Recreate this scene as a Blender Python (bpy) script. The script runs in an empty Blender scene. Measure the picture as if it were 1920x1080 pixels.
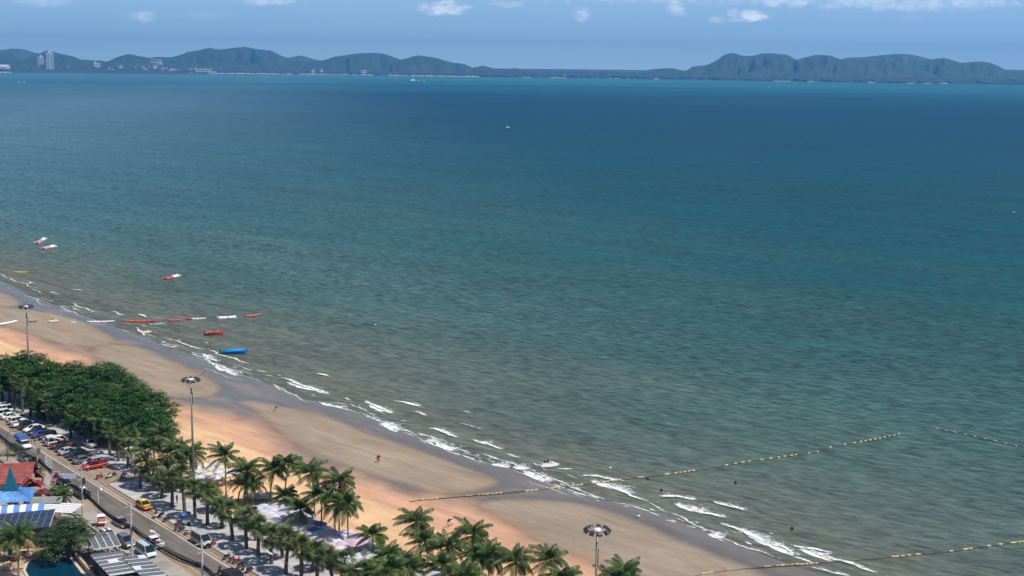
import bpy, math, random
import numpy as np
from mathutils import Vector, Matrix, noise as mn
random.seed(7); rs = np.random.RandomState(7)
S = bpy.context.scene; COL = S.collection
# ------------------------------------------------------------------ camera
F, H, PITCH, ROLL = 2554.0, 80.0, math.atan(414/2554), math.radians(.6)
_r0, _u0, FW = Vector((1,0,0)), Vector((0,math.sin(PITCH),math.cos(PITCH))), Vector((0,math.cos(PITCH),-math.sin(PITCH)))
RC = _r0*math.cos(ROLL)+_u0*math.sin(ROLL); UC = -_r0*math.sin(ROLL)+_u0*math.cos(ROLL)
cam = bpy.data.cameras.new('camera'); co = bpy.data.objects.new('camera', cam); COL.objects.link(co); S.camera = co
cam.sensor_width = 36; cam.lens = F/1920*36; cam.clip_start = .5; cam.clip_end = 80000
m = Matrix.Identity(4)
for i in range(3): m[i][0] = RC[i]; m[i][1] = UC[i]; m[i][2] = -FW[i]
m.translation = (0,0,H); co.matrix_world = m
# ------------------------------------------------------------------ sky, sun, exposure
SUN_EL = math.radians(57); SX, SY = .92, -.39
w = bpy.data.worlds.new('World'); S.world = w; w.use_nodes = True
SKY_STRENGTH, SUN_STRENGTH, EXPOSURE = .06, 4.4, .25
HAZE = 6.5e-5
sun = bpy.data.lights.new('sun', 'SUN'); sun.energy = SUN_STRENGTH; sun.angle = math.radians(.5); sun.color = (1,.95,.87)
so = bpy.data.objects.new('sun', sun); COL.objects.link(so)
so.rotation_euler = Vector((SX*math.cos(SUN_EL), SY*math.cos(SUN_EL), math.sin(SUN_EL))).to_track_quat('Z','Y').to_euler()
S.view_settings.view_transform = 'Standard'; S.view_settings.look = 'None'; S.view_settings.exposure = EXPOSURE
S.view_settings.gamma = 1; S.view_settings.use_curve_mapping = False
S.cycles.max_bounces = 4; S.cycles.diffuse_bounces = 3; S.cycles.volume_bounces = 0; S.cycles.transparent_max_bounces = 12
S.cycles.use_denoising = True; S.cycles.denoising_input_passes = 'RGB_ALBEDO_NORMAL'; S.cycles.denoising_prefilter = 'ACCURATE'; S.cycles.use_adaptive_sampling = True; S.cycles.adaptive_threshold = .01
S.cycles.caustics_reflective = False; S.cycles.caustics_refractive = False
class N:                                   # tiny node helper
    def __init__(s, t): s.t = t; s.n = t.nodes; s.l = t.links
    def new(s, k, **kw):
        n = s.n.new(k)
        for a, b in kw.items(): setattr(n, a, b)
        return n
    def put(s, sock, v):
        if isinstance(v, bpy.types.NodeSocket): s.l.new(v, sock)
        elif v is not None: sock.default_value = v
    def math(s, op, a, b=None, c=None, clamp=False):
        n = s.new('ShaderNodeMath', operation=op, use_clamp=clamp)
        for i, v in enumerate((a, b, c)): s.put(n.inputs[i], v)
        return n.outputs[0]
    def mix(s, f, a, b, typ='MIX'):
        n = s.new('ShaderNodeMix', data_type='RGBA', blend_type=typ)
        s.put(n.inputs[0], f); s.put(n.inputs[6], col4(a)); s.put(n.inputs[7], col4(b)); return n.outputs[2]
    def noise(s, vec, scale, det=3, rough=.55, dist=0):
        n = s.new('ShaderNodeTexNoise'); s.put(n.inputs['Vector'], vec); n.inputs['Scale'].default_value = scale
        n.inputs['Detail'].default_value = det; n.inputs['Roughness'].default_value = rough; n.inputs['Distortion'].default_value = dist
        return n.outputs[0]
    def ramp(s, f, stops, interp='LINEAR'):
        n = s.new('ShaderNodeValToRGB'); s.put(n.inputs[0], f); e = n.color_ramp.elements; n.color_ramp.interpolation = interp
        while len(e) < len(stops): e.new(.5)
        for q, (p, c) in zip(e, stops): q.position = p; q.color = col4(c)
        return n.outputs[0]
    def mapr(s, v, a, b, c=0, d=1, smooth=False):
        n = s.new('ShaderNodeMapRange', interpolation_type='SMOOTHSTEP' if smooth else 'LINEAR')
        for i, q in enumerate((v, a, b, c, d)): s.put(n.inputs[i], q)
        return n.outputs[0]
    def mapping(s, vec, rot=(0,0,0), sc=(1,1,1), loc=(0,0,0)):
        for kw in ({'Rotation': rot}, {'Scale': sc, 'Location': loc}):       # turn first, then stretch
            n = s.new('ShaderNodeMapping'); s.put(n.inputs[0], vec); vec = n.outputs[0]
            for a, v in kw.items(): n.inputs[a].default_value = v
        return vec
def col4(c):
    if isinstance(c, (tuple, list)): return (*c, 1) if len(c) == 3 else tuple(c)
    return c
def lin(r, g, b):
    f = lambda v: (v/255/12.92) if v <= 10 else ((v/255+.055)/1.055)**2.4
    return (f(r), f(g), f(b))
# sky: Nishita with small fair-weather clouds
k = N(w.node_tree); k.n.clear()
sky = k.new('ShaderNodeTexSky', sky_type='NISHITA', sun_disc=False, sun_elevation=SUN_EL, sun_rotation=math.atan2(SX, SY),
            altitude=0, air_density=1.0, dust_density=.15, ozone_density=4.0)
tc = k.new('ShaderNodeTexCoord').outputs['Generated']
sp = k.new('ShaderNodeSeparateXYZ'); k.put(sp.inputs[0], tc)
ay = k.math('MAXIMUM', k.math('ABSOLUTE', sp.outputs[1]), .05)
U, V = k.math('DIVIDE', sp.outputs[0], ay), k.math('DIVIDE', sp.outputs[2], ay)
cv = k.new('ShaderNodeCombineXYZ'); k.put(cv.inputs[0], U); k.put(cv.inputs[1], k.math('MULTIPLY', V, 1.8)); cv = cv.outputs[0]
n1 = k.noise(cv, 95, 5, .6); n2 = k.noise(cv, 9, 5, .6)
tot = None
def horiz(px): return 126+(px-960)*.01047
for (px, py, a, b, s_) in [(270,31,34,11,.55),(835,15,42,15,1.05),(1090,26,17,14,.8),(1267,14,19,17,.7),(1398,30,38,13,1.25),(1345,35,18,8,.5),
                       (80,3,60,9,.45),(500,3,60,7,.5),(1470,2,60,12,.7),(1700,6,200,16,.55),(950,8,30,8,.35),(380,28,60,8,.12),(500,55,14,10,.12),(1710,33,20,8,.18),(1330,-14,600,22,.5),(600,-60,500,50,.6)]:
    d = FW*F+RC*(px-960)-UC*(py-540); u0, v0 = d.x/d.y, d.z/d.y
    e = k.math('ADD', k.math('POWER', k.math('DIVIDE', k.math('SUBTRACT', U, u0), a*1.3/F), 2), k.math('POWER', k.math('DIVIDE', k.math('SUBTRACT', V, v0), b*1.2/F), 2))
    e = k.math('SUBTRACT', k.math('MULTIPLY_ADD', n1, 2.6, -.45), e)
    e = k.math('MULTIPLY', k.mapr(e, 0, 1.3, 0, 1, True), s_)
    tot = e if tot is None else k.math('MAXIMUM', tot, e)
hi = k.math('MULTIPLY', k.mapr(n2, .48, .75, 0, .8, True), k.mapr(V, .06, .2, 0, 1, True))
tot = k.math('MULTIPLY', k.math('MAXIMUM', tot, hi), k.mapr(sp.outputs[2], 0, .03, 0, 1), clamp=True)
skyc = k.mix(1, sky.outputs[0], (.62,.86,1.0), 'MULTIPLY')
hz = k.mapr(V, .03, .22, 1, 0, True)
skyc = k.mix(k.math('MULTIPLY', hz, .92), skyc, k.mix(k.mapr(V, 0, .032, 1, 0), (5.6,8.9,13.2), (9.2,12,15.2)))
skyc = k.mix(tot, skyc, (14.5,15.5,17.5))
bg = k.new('ShaderNodeBackground'); k.put(bg.inputs[0], skyc); bg.inputs[1].default_value = SKY_STRENGTH
k.l.new(bg.outputs[0], k.new('ShaderNodeOutputWorld').inputs[0])
# ------------------------------------------------------------------ helpers
def G(px, py, z=0.0):                      # a pixel of the photograph -> the point of the place at height z
    d = FW*F+RC*(px-960)-UC*(py-540); t = (z-H)/d.z
    return Vector((d.x*t, d.y*t, z))
DV, NV = Vector((.628,-.778,0)).normalized(), Vector((.778,.628,0)).normalized()   # along the road, across it towards the sea
RANG = math.atan2(DV.y, DV.x)
def RD(s, n, z=0.0): return Vector((DV.x*s+NV.x*n, DV.y*s+NV.y*n, z))
def SN(p): return p.x*DV.x+p.y*DV.y, p.x*NV.x+p.y*NV.y
MATS = {}
def mat(name, c, rough=.6, metal=0, var=.18, vs=3.0, bump=.0, spec=.5, trans=0, coat=0, island=0):
    if name in MATS: return MATS[name]
    M = bpy.data.materials.new(name); M.use_nodes = True; k = N(M.node_tree); b = k.n['Principled BSDF']
    tc = k.new('ShaderNodeTexCoord').outputs['Object']; nz = k.noise(tc, vs, 4, .6)
    f = k.mapr(nz, .25, .75, 1-var, 1+var)
    if island:
        g = k.new('ShaderNodeNewGeometry'); f = k.math('MULTIPLY', f, k.mapr(g.outputs['Random Per Island'], 0, 1, 1-island, 1+island))
    c2 = k.new('ShaderNodeVectorMath', operation='SCALE'); c2.inputs[0].default_value = c; k.put(c2.inputs[3], f)
    k.put(b.inputs['Base Color'], c2.outputs[0]); b.inputs['Roughness'].default_value = rough; b.inputs['Metallic'].default_value = metal
    b.inputs['Specular IOR Level'].default_value = spec; b.inputs['Coat Weight'].default_value = coat
    if bump:
        bp = k.new('ShaderNodeBump'); bp.inputs['Strength'].default_value = bump; bp.inputs['Distance'].default_value = .05
        k.put(bp.inputs['Height'], nz); k.put(b.inputs['Normal'], bp.outputs[0])
    if trans:
        tr = k.new('ShaderNodeBsdfTranslucent'); k.put(tr.inputs[0], c2.outputs[0]); mx = k.new('ShaderNodeMixShader'); mx.inputs[0].default_value = trans
        k.l.new(b.outputs[0], mx.inputs[1]); k.l.new(tr.outputs[0], mx.inputs[2]); k.l.new(mx.outputs[0], k.n['Material Output'].inputs[0])
    MATS[name] = M; return M
def tag(o, label=None, cat=None, group=None, kind=None):
    if label: o['label'] = label
    if cat: o['category'] = cat
    if group: o['group'] = group
    if kind: o['kind'] = kind
    return o
def thing(name, label, cat, loc=(0,0,0), rz=0, group=None):
    o = bpy.data.objects.new(name, None); COL.objects.link(o); o.location = loc; o.rotation_euler = (0,0,rz); o.empty_display_size = .3
    return tag(o, label, cat, group)
def link(name, me, parent=None, loc=None, rot=None, sc=None):
    o = bpy.data.objects.new(name, me); COL.objects.link(o)
    if parent: o.parent = parent
    if loc is not None: o.location = loc
    if rot is not None: o.rotation_euler = rot
    if sc is not None: o.scale = sc if isinstance(sc, (tuple, list)) else (sc,)*3
    return o
class MB:
    def __init__(s): s.v = []; s.f = []
    def add(s, vs, fs):
        o = len(s.v); s.v += [tuple(p) for p in vs]; s.f += [tuple(i+o for i in f) for f in fs]; return s
    def box(s, c, d, rz=0, tx=1, ty=1):
        x, y, z = d[0]/2, d[1]/2, d[2]/2; q = []
        for sz in (-1, 1):
            kx, ky = (tx, ty) if sz > 0 else (1, 1)
            for sx, sy in ((-1,-1),(1,-1),(1,1),(-1,1)):
                X, Y = sx*x*kx, sy*y*ky
                q.append((c[0]+X*math.cos(rz)-Y*math.sin(rz), c[1]+X*math.sin(rz)+Y*math.cos(rz), c[2]+sz*z))
        return s.add(q, [(3,2,1,0),(4,5,6,7),(0,1,5,4),(1,2,6,5),(2,3,7,6),(3,0,4,7)])
    def tube(s, pts, r, n=6, r1=None, cap=True):
        pts = [Vector(p) for p in pts]; m_ = len(pts); q = []
        rr = r if isinstance(r, (list, tuple)) else [r+((r1 if r1 is not None else r)-r)*i/(m_-1) for i in range(m_)]
        for i, p in enumerate(pts):
            t = (pts[min(i+1, m_-1)]-pts[max(i-1, 0)]).normalized()
            a = t.cross(Vector((0,0,1)) if abs(t.z) < .95 else Vector((1,0,0))).normalized(); b = t.cross(a)
            for j in range(n):
                th = 2*math.pi*j/n; q.append(p+(a*math.cos(th)+b*math.sin(th))*rr[i])
        f = [(i*n+j, i*n+(j+1)%n, (i+1)*n+(j+1)%n, (i+1)*n+j) for i in range(m_-1) for j in range(n)]
        if cap: f += [tuple(range(n))[::-1], tuple((m_-1)*n+j for j in range(n))]
        return s.add(q, f)
    def loft(s, rings, cap=True):
        n = len(rings[0]); q = [p for r in rings for p in r]
        f = [(i*n+j, i*n+(j+1)%n, (i+1)*n+(j+1)%n, (i+1)*n+j) for i in range(len(rings)-1) for j in range(n)]
        if cap: f += [tuple(range(n))[::-1], tuple((len(rings)-1)*n+j for j in range(n))]
        return s.add(q, f)
    def prism(s, poly, z0, z1):
        n = len(poly); q = [(p[0], p[1], z0) for p in poly]+[(p[0], p[1], z1) for p in poly]
        return s.add(q, [tuple(range(n))[::-1], tuple(range(n, 2*n))]+[(i, (i+1)%n, n+(i+1)%n, n+i) for i in range(n)])
    def cone(s, c, r, h, n=8, r2=0, z2=0):
        q = [(c[0]+r*math.cos(2*math.pi*j/n), c[1]+r*math.sin(2*math.pi*j/n), c[2]) for j in range(n)]+[(c[0], c[1], c[2]+h)]
        return s.add(q, [(j, (j+1)%n, n) for j in range(n)]+[tuple(range(n))[::-1]])
    def blob(s, c, r, seed=0, n=8, m_=6, jit=.12):
        q = []; rr = r if isinstance(r, (tuple, list)) else (r, r, r)
        for i in range(m_+1):
            ph = math.pi*i/m_
            for j in range(n):
                th = 2*math.pi*j/n; d = Vector((math.sin(ph)*math.cos(th), math.sin(ph)*math.sin(th), math.cos(ph)))
                kk = 1+jit*mn.noise(d*2+Vector((seed*3.1, 0, 0)))*2
                q.append((c[0]+d.x*rr[0]*kk, c[1]+d.y*rr[1]*kk, c[2]+d.z*rr[2]*kk))
        return s.add(q, [(i*n+j, (i+1)*n+j, (i+1)*n+(j+1)%n, i*n+(j+1)%n) for i in range(m_) for j in range(n)])
    def mesh(s, name, material=None, smooth=False):
        me = bpy.data.meshes.new(name); me.from_pydata(s.v, [], s.f); me.validate(clean_customdata=False)
        for q in (material if isinstance(material, (list, tuple)) else [material]):
            if q: me.materials.append(q)
        if smooth: me.shade_smooth()
        me.update(); return me
    def build(s, name, material, parent=None, smooth=False, **kw): return link(name, s.mesh(name, material, smooth), parent, **kw)
ORD = 'first second third fourth fifth sixth seventh eighth ninth tenth eleventh twelfth thirteenth fourteenth fifteenth sixteenth seventeenth eighteenth nineteenth twentieth twenty-first twenty-second twenty-third twenty-fourth twenty-fifth twenty-sixth twenty-seventh twenty-eighth twenty-ninth thirtieth'.split()
def sdf(poly, P):                          # signed distance to a closed polygon, negative inside
    poly = np.array([(p[0], p[1]) for p in poly]); d2 = np.full(len(P), 1e18); ins = np.zeros(len(P), bool)
    for i in range(len(poly)):
        a, b = poly[i], poly[(i+1)%len(poly)]; e = b-a; wv = P-a
        t = np.clip((wv@e)/(e@e+1e-9), 0, 1); q = wv-t[:, None]*e; d2 = np.minimum(d2, (q*q).sum(1))
        c = (a[1] > P[:, 1]) != (b[1] > P[:, 1])
        with np.errstate(divide='ignore', invalid='ignore'): x = a[0]+(P[:, 1]-a[1])*e[0]/(e[1] if e[1] else 1e-9)
        ins ^= c & (P[:, 0] < x)
    d = np.sqrt(d2); return np.where(ins, -d, d)
def smooth_poly(pts, closed=False, it=2):
    p = [Vector((q[0], q[1], 0)) for q in pts]
    for _ in range(it):
        o = []
        m_ = len(p)
        for i in range(m_ if closed else m_-1):
            a, b = p[i], p[(i+1)%m_]; o += [a*.75+b*.25, a*.25+b*.75]
        if not closed: o = [p[0]]+o+[p[-1]]
        p = o
    return p
def sst(x, a, b): t = np.clip((x-a)/(b-a), 0, 1); return t*t*(3-2*t)
def polar(az0, az1, daz, rlist):           # a sheet of quads that get larger with distance
    az = np.radians(np.arange(az0, az1+daz/2, daz)); r = np.array(rlist)
    A, Rr = np.meshgrid(az, r); X = (Rr*np.sin(A)).ravel(); Y = (Rr*np.cos(A)).ravel()
    n, m_ = len(r), len(az); i = np.arange(n*m_).reshape(n, m_)
    return X, Y, np.stack([i[:-1, :-1], i[:-1, 1:], i[1:, 1:], i[1:, :-1]], -1).reshape(-1, 4)[:, ::-1]
def sheet(name, X, Y, Z, Fc, material, attrs={}, cols={}):
    me = bpy.data.meshes.new(name); me.vertices.add(len(X)); me.vertices.foreach_set('co', np.stack([X, Y, Z], 1).astype('f').ravel())
    me.loops.add(Fc.size); me.loops.foreach_set('vertex_index', Fc.astype('i').ravel())
    me.polygons.add(len(Fc)); me.polygons.foreach_set('loop_start', np.arange(0, Fc.size, 4, dtype='i'))
    me.update(calc_edges=True); me.validate()
    for a, v in attrs.items(): me.attributes.new(a, 'FLOAT', 'POINT').data.foreach_set('value', v.astype('f'))
    for a, v in cols.items(): me.attributes.new(a, 'FLOAT_COLOR', 'POINT').data.foreach_set('color', np.concatenate([v, np.ones((len(v), 1))], 1).astype('f').ravel())
    me.materials.append(material); me.shade_smooth(); return link(name, me)
def attr(k, name, out='Fac'):
    n = k.new('ShaderNodeAttribute'); n.attribute_name = name; return n.outputs[out]
def fbm(P, sc, seed=0, oct=4):             # cheap smooth value noise for arrays
    out = np.zeros(len(P)); amp = 1; tot = 0
    for o in range(oct):
        q = P*sc*2**o+seed*17.3+o*5.1; i = np.floor(q).astype(int); f = q-i; f = f*f*(3-2*f)
        def h(a, b): v = np.sin(a*127.1+b*311.7+seed*7.7)*43758.5453; return v-np.floor(v)
        v = (h(i[:,0], i[:,1])*(1-f[:,0])+h(i[:,0]+1, i[:,1])*f[:,0])*(1-f[:,1])+(h(i[:,0], i[:,1]+1)*(1-f[:,0])+h(i[:,0]+1, i[:,1]+1)*f[:,0])*f[:,1]
        out += amp*(v*2-1); tot += amp; amp *= .5
    return out/tot
# ------------------------------------------------------------------ GROUND AND SEA
WATER = [(-1500,420),(-700,435),(-300,470),(-120,495),(0,528),(45,554),(112,576),(160,597),(225,614),(270,636),(318,652),(366,669),(408,690),(504,719),(571,751),(621,760),(677,779),(720,800),(781,820),(820,838),(880,862),(960,880),(1020,905),(1100,935),(1200,958),(1265,982),(1350,1012),(1440,1052),(1530,1085),(1700,1150),(2000,1290),(2500,1500)]
DRYL = [(-1500,520),(-300,575),(0,633),(22,649),(130,700),(317,777),(363,796),(417,815),(480,842),(560,885),(664,930),(760,960),(805,990),(850,1006),(950,1046),(1040,1083),(1200,1140),(1500,1250),(1900,1400)]
WETL = [(-1500,470),(-300,545),(-50,594),(5,612),(60,640),(110,652),(165,668),(215,700),(262,728),(310,752),(400,772),(460,800),(520,832),(580,860),(650,892),(720,918),(800,942),(850,952),(900,968),(950,990),(1010,1020),(1080,1046),(1150,1073),(1220,1100),(1400,1165),(1700,1290),(2100,1480)]
BARS = [[(-250,505),(-120,520),(0,546),(18,551),(42,566),(40,573),(0,577),(-120,555),(-250,530)],
 [(-150,560),(0,575),(60,579),(120,590),(170,608),(216,632),(217,641),(200,649),(160,650),(100,642),(40,626),(12,611),(-60,596),(-150,585)],
 [(170,655),(186,648),(210,644),(250,648),(300,664),(350,687),(400,710),(423,728),(405,741),(360,747),(310,745),(250,728),(195,688),(178,668)],
 [(432,752),(470,749),(510,757),(573,767),(646,790),(683,810),(760,833),(812,850),(870,873),(935,898),(942,904),(925,914),(897,920),(840,928),(784,920),(742,906),(700,895),(648,876),(594,856),(537,825),(500,792),(470,768)],
 [(893,946),(915,937),(953,934),(1037,936),(1122,947),(1200,975),(1249,1000),(1331,1033),(1406,1060),(1470,1085),(1600,1150),(1500,1165),(1300,1110),(1210,1085),(1139,1060),(1065,1034),(1009,1010),(939,972),(905,955)]]
gp = lambda L: [G(*q) for q in L]
wl, dl, tl = smooth_poly(gp(WATER)), smooth_poly(gp(DRYL)), smooth_poly(gp(WETL))
SEA_P = wl+[Vector((9000,-2000,0)), Vector((9000,30000,0)), Vector((-60000,30000,0)), Vector((-60000,2000,0))]
DRY_P = dl+[Vector((200,-300,0)), Vector((-1500,-300,0)), Vector((-3000,2000,0))]
WET_P = tl+[Vector((2000,-400,0)), Vector((9000,-2000,0)), Vector((9000,30000,0)), Vector((-60000,30000,0)), Vector((-60000,2000,0))]
bars = [smooth_poly(gp(b), True) for b in BARS]
def ground_fields(P, noise=True):
    n1 = fbm(P, .055, 1); n2 = fbm(P, .3, 2); n3 = fbm(P, .018, 3, 3); w_ = 3.2*n1+.9*n2
    dS = sdf(SEA_P, P)+w_*.9; dD = sdf(DRY_P, P)+w_*.5; dW = sdf(WET_P, P)+w_*1.6+n3*3
    dB = np.min([sdf(b, P) for b in bars], axis=0)+w_*.45
    return dS, dD, dW, dB, n1, n2, n3
dep = np.concatenate([np.arange(5.2, 23.5, .05), np.arange(24, 60, 1.0)])
r_ = np.unique(np.concatenate([80/np.tan(np.radians(dep)), np.arange(900, 2600, 60)]))
X, Y, Fc = polar(-34, 30, .085, r_); P = np.stack([X, Y], 1)
dS, dD, dW, dB, n1_, n2_, n3_ = ground_fields(P)
dry = sst(-dD, -.7, .7); film = sst(-dW, -5, 8)*(1-np.clip(fbm(np.stack([X*DV.x+Y*DV.y, (X*NV.x+Y*NV.y)*4], 1), .03, 9)*1.2+.1, 0, .4)*sst(dS, 3, 9)); bar = sst(-dB, -1.2, 2.6)*(1-dry)
Z = -.03+.0*X; Z = Z-.03*sst(-dW, -3, 4)+.10*bar*(1-.0)+.03*dry
under = -dS
Z = Z-np.clip(under*.03, 0, 3.2)
wetness = np.clip(.45*(1-dry)+film*.55-bar*.42, 0, 1)
rim = np.exp(-np.abs(dB)/1.6)*(1-dry)       # dark wet rim round the bars
c_dry = np.array(lin(234,191,146))*.76; c_damp = np.array(lin(212,164,132))*.80; c_bar = np.array(lin(158,141,121))*.84; c_film = np.array(lin(131,122,110))*.72
C = c_damp[None]*(1-dry[:,None])+c_dry[None]*dry[:,None]
fm = (film*(1-dry))[:,None]; C = C*(1-fm)+c_film[None]*fm
C = C*(1-bar[:,None])+c_bar[None]*bar[:,None]
C *= (1-.30*rim*(1-bar*.3))[:,None]*(1+.06*n1_+.04*n2_)[:,None]
M = bpy.data.materials.new('beach_sand'); M.use_nodes = True; k = N(M.node_tree); b = k.n['Principled BSDF']
pos = k.new('ShaderNodeNewGeometry').outputs['Position']; cc = attr(k, 'tone', 'Color'); wet = attr(k, 'wetness')
st = k.mapping(pos, (0,0,-RANG-.12), (.05,.32,1)); s1 = k.noise(st, 1.0, 5, .62, .6); s2 = k.noise(pos, .9, 5, .65); s3 = k.noise(pos, .09, 3, .5)
f = k.math('ADD', k.mapr(s1, .3, .7, .80, 1.20), k.math('ADD', k.mapr(s2, .3, .7, -.06, .06), k.mapr(s3, .35, .65, -.04, .04)))
c2 = k.new('ShaderNodeVectorMath', operation='SCALE'); k.put(c2.inputs[0], cc); k.put(c2.inputs[3], f)
k.put(b.inputs['Base Color'], c2.outputs[0])
k.put(b.inputs['Roughness'], k.mapr(k.math('ADD', wet, k.mapr(s1, .3, .7, -.10, .10)), .45, .9, .85, .26)); k.put(b.inputs['Specular IOR Level'], k.mapr(wet, .4, 1, .2, .6))
bp = k.new('ShaderNodeBump'); k.put(bp.inputs['Strength'], k.mapr(wet, .4, .9, .6, .03)); bp.inputs['Distance'].default_value = .12
k.put(bp.inputs['Height'], k.math('ADD', k.noise(pos, 1.3, 4, .7), k.math('MULTIPLY', s1, .4))); k.put(b.inputs['Normal'], bp.outputs[0])
tag(sheet('ground', X, Y, Z, Fc, M, {'wetness': wetness}, {'tone': C}), kind='structure')
# sea
dep = np.concatenate([np.arange(.28, 5, .06), np.arange(5, 24, .12)])
r_ = np.unique(np.concatenate([80/np.tan(np.radians(dep)), [120,20000,30000,45000]]))
X, Y, Fc = polar(-46, 46, .25, r_); P = np.stack([X, Y], 1)
dS = -sdf(SEA_P, P)
M = bpy.data.materials.new('sea_water'); M.use_nodes = True; k = N(M.node_tree); b = k.n['Principled BSDF']
pos = k.new('ShaderNodeNewGeometry').outputs['Position']; sh = attr(k, 'shore'); ang = math.radians(-36)
CR = -ang
def wave(al, ac, rot=CR, det=3, dist=0, loc=(0,0,0)):      # al: length of a crest, ac: distance between crests, in metres
    return k.noise(k.mapping(pos, (0,0,rot), (1/al,1/ac,1), loc), 1, det, .55, dist)
w1, w2, w3, w4 = wave(5,1.5,CR-.05,2,.5), wave(15,4.2,CR+.15,3,.9), wave(3.2,.9,CR-.25,1), wave(90,24,CR+.05,2,.5)
patch = k.noise(k.mapping(pos, (0,0,CR+.2), (1/420,1/110,1)), 1, 4, .6, .4); big = k.noise(k.mapping(pos, (0,0,.1), (1/2600,1/700,1)), 1, 3, .5)
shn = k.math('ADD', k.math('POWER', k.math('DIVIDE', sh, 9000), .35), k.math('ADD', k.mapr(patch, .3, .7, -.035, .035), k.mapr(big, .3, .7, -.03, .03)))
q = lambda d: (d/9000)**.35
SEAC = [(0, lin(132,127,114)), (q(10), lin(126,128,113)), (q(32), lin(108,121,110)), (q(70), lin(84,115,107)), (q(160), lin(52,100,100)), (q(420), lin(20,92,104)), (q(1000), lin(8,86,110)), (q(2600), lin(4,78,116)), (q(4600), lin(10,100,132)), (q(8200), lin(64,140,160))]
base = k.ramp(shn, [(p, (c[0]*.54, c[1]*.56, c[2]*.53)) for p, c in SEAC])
sx = k.new('ShaderNodeSeparateXYZ'); k.put(sx.inputs[0], pos)      # paler towards the left: sky sheen painted into the water colour
sheen_tint = k.mapr(k.math('ADD', k.math('MULTIPLY_ADD', sx.outputs[1], .12, sx.outputs[0]), k.mapr(patch, .3, .7, -60, 60)), 260, -560, 0, 1, True)
base = k.mix(k.math('MULTIPLY', sheen_tint, k.math('MULTIPLY', k.mapr(sh, 10, 130, 0, .66), k.mapr(sh, 1500, 5000, 1, .4))), base, (.115,.215,.275))
dk = k.math('ADD', k.mapr(w2, .33, .67, .87, 1.13), k.math('ADD', k.mapr(w1, .36, .64, -.38, .38), k.math('ADD', k.mapr(w3, .33, .67, -.34, .34), k.math('ADD', k.mapr(w4, .35, .65, -.10, .10), k.math('ADD', k.mapr(patch, .3, .7, -.09, .09), k.mapr(big, .3, .7, -.10, .10))))))  # light and dark sides of the ripples painted into the water colour
w6 = wave(55,5.5,CR+.1,2,.7); near = k.mapr(sh, 0, 130, 1, 0, True)
dk = k.math('ADD', k.math('MULTIPLY', k.math('SUBTRACT', dk, k.math('SUBTRACT', 1, 0)), k.mapr(near, 0, 1, 1, .55)), k.math('ADD', 1, k.math('MULTIPLY', near, k.mapr(w6, .36, .64, -.14, .14))))
dk = k.math('MAXIMUM', dk, .15)
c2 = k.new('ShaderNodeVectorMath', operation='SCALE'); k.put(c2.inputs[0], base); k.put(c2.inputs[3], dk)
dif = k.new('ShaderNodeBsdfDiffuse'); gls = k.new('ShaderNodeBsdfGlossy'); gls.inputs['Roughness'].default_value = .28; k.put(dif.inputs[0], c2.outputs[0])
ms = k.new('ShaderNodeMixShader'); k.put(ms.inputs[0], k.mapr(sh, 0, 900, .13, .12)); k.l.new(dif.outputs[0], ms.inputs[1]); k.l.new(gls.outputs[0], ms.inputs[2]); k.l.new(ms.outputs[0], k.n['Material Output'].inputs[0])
hgt = k.math('ADD', k.math('MULTIPLY', w2, .9), k.math('ADD', k.math('MULTIPLY', w1, .55), k.math('ADD', k.math('MULTIPLY', w3, .22), k.math('MULTIPLY', w4, 1.2))))
bp = k.new('ShaderNodeBump'); bp.inputs['Strength'].default_value = 1; bp.inputs['Distance'].default_value = 1.0
k.put(bp.inputs['Height'], hgt); k.put(dif.inputs['Normal'], bp.outputs[0]); k.put(gls.inputs['Normal'], bp.outputs[0]); k.n.remove(b)
SEAZ = -.10
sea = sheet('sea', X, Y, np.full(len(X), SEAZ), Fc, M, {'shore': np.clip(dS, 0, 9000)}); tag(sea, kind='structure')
# ------------------------------------------------------------------ FAR SHORE: plain, hills, town
mtree = mat('far_forest', (.03,.042,.03), .9, var=.4, vs=.004, bump=0)
def far_pt(px, py, z=0): return G(px, py, z)
SHORE = [(-700,129),(0,136),(200,136.6),(480,138.4),(640,140),(780,142.5),(900,144.2),(1130,147),(1280,149),(1500,153),(1700,156),(1920,158),(2600,166)]
sp_ = [far_pt(*q) for q in SHORE]
mb = MB(); vs = []
for p in sp_:
    d = Vector((p.x, p.y, 0)).normalized()
    for dd, z in ((0,-3),(25,1.5),(90,4),(400,9),(5200,40),(9000,60)): vs.append((p.x+d.x*dd, p.y+d.y*dd, z))
fs = [(i*6+j, (i+1)*6+j, (i+1)*6+j+1, i*6+j+1) for i in range(len(sp_)-1) for j in range(5)]
mb.add(vs, fs); tag(mb.build('far_land', mtree, smooth=True), kind='structure')
mb = MB(); msand = mat('far_sand', (.62,.55,.45), .9, vs=.01)
for i in range(len(sp_)-1):
    a, b_ = sp_[i], sp_[i+1]; n_ = 14
    for j in range(n_):
        if random.random() < (.06 if a.x < -300 else .78): continue
        p, q_ = a.lerp(b_, j/n_), a.lerp(b_, (j+.9)/n_); d = Vector((p.x, p.y, 0)).normalized(); w_ = random.uniform(12, 34) if a.x < -300 else random.uniform(5, 16)
        z0, z1 = .4, (random.uniform(2, 4) if a.x < -300 else 1.0)
        mb.add([(p.x-d.x*15, p.y-d.y*15, z0), (q_.x-d.x*15, q_.y-d.y*15, z0), (q_.x+d.x*w_, q_.y+d.y*w_, z1+2), (p.x+d.x*w_, p.y+d.y*w_, z1+2)], [(0,1,2,3)])
tag(mb.build('far_beach', msand), kind='structure')
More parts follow.
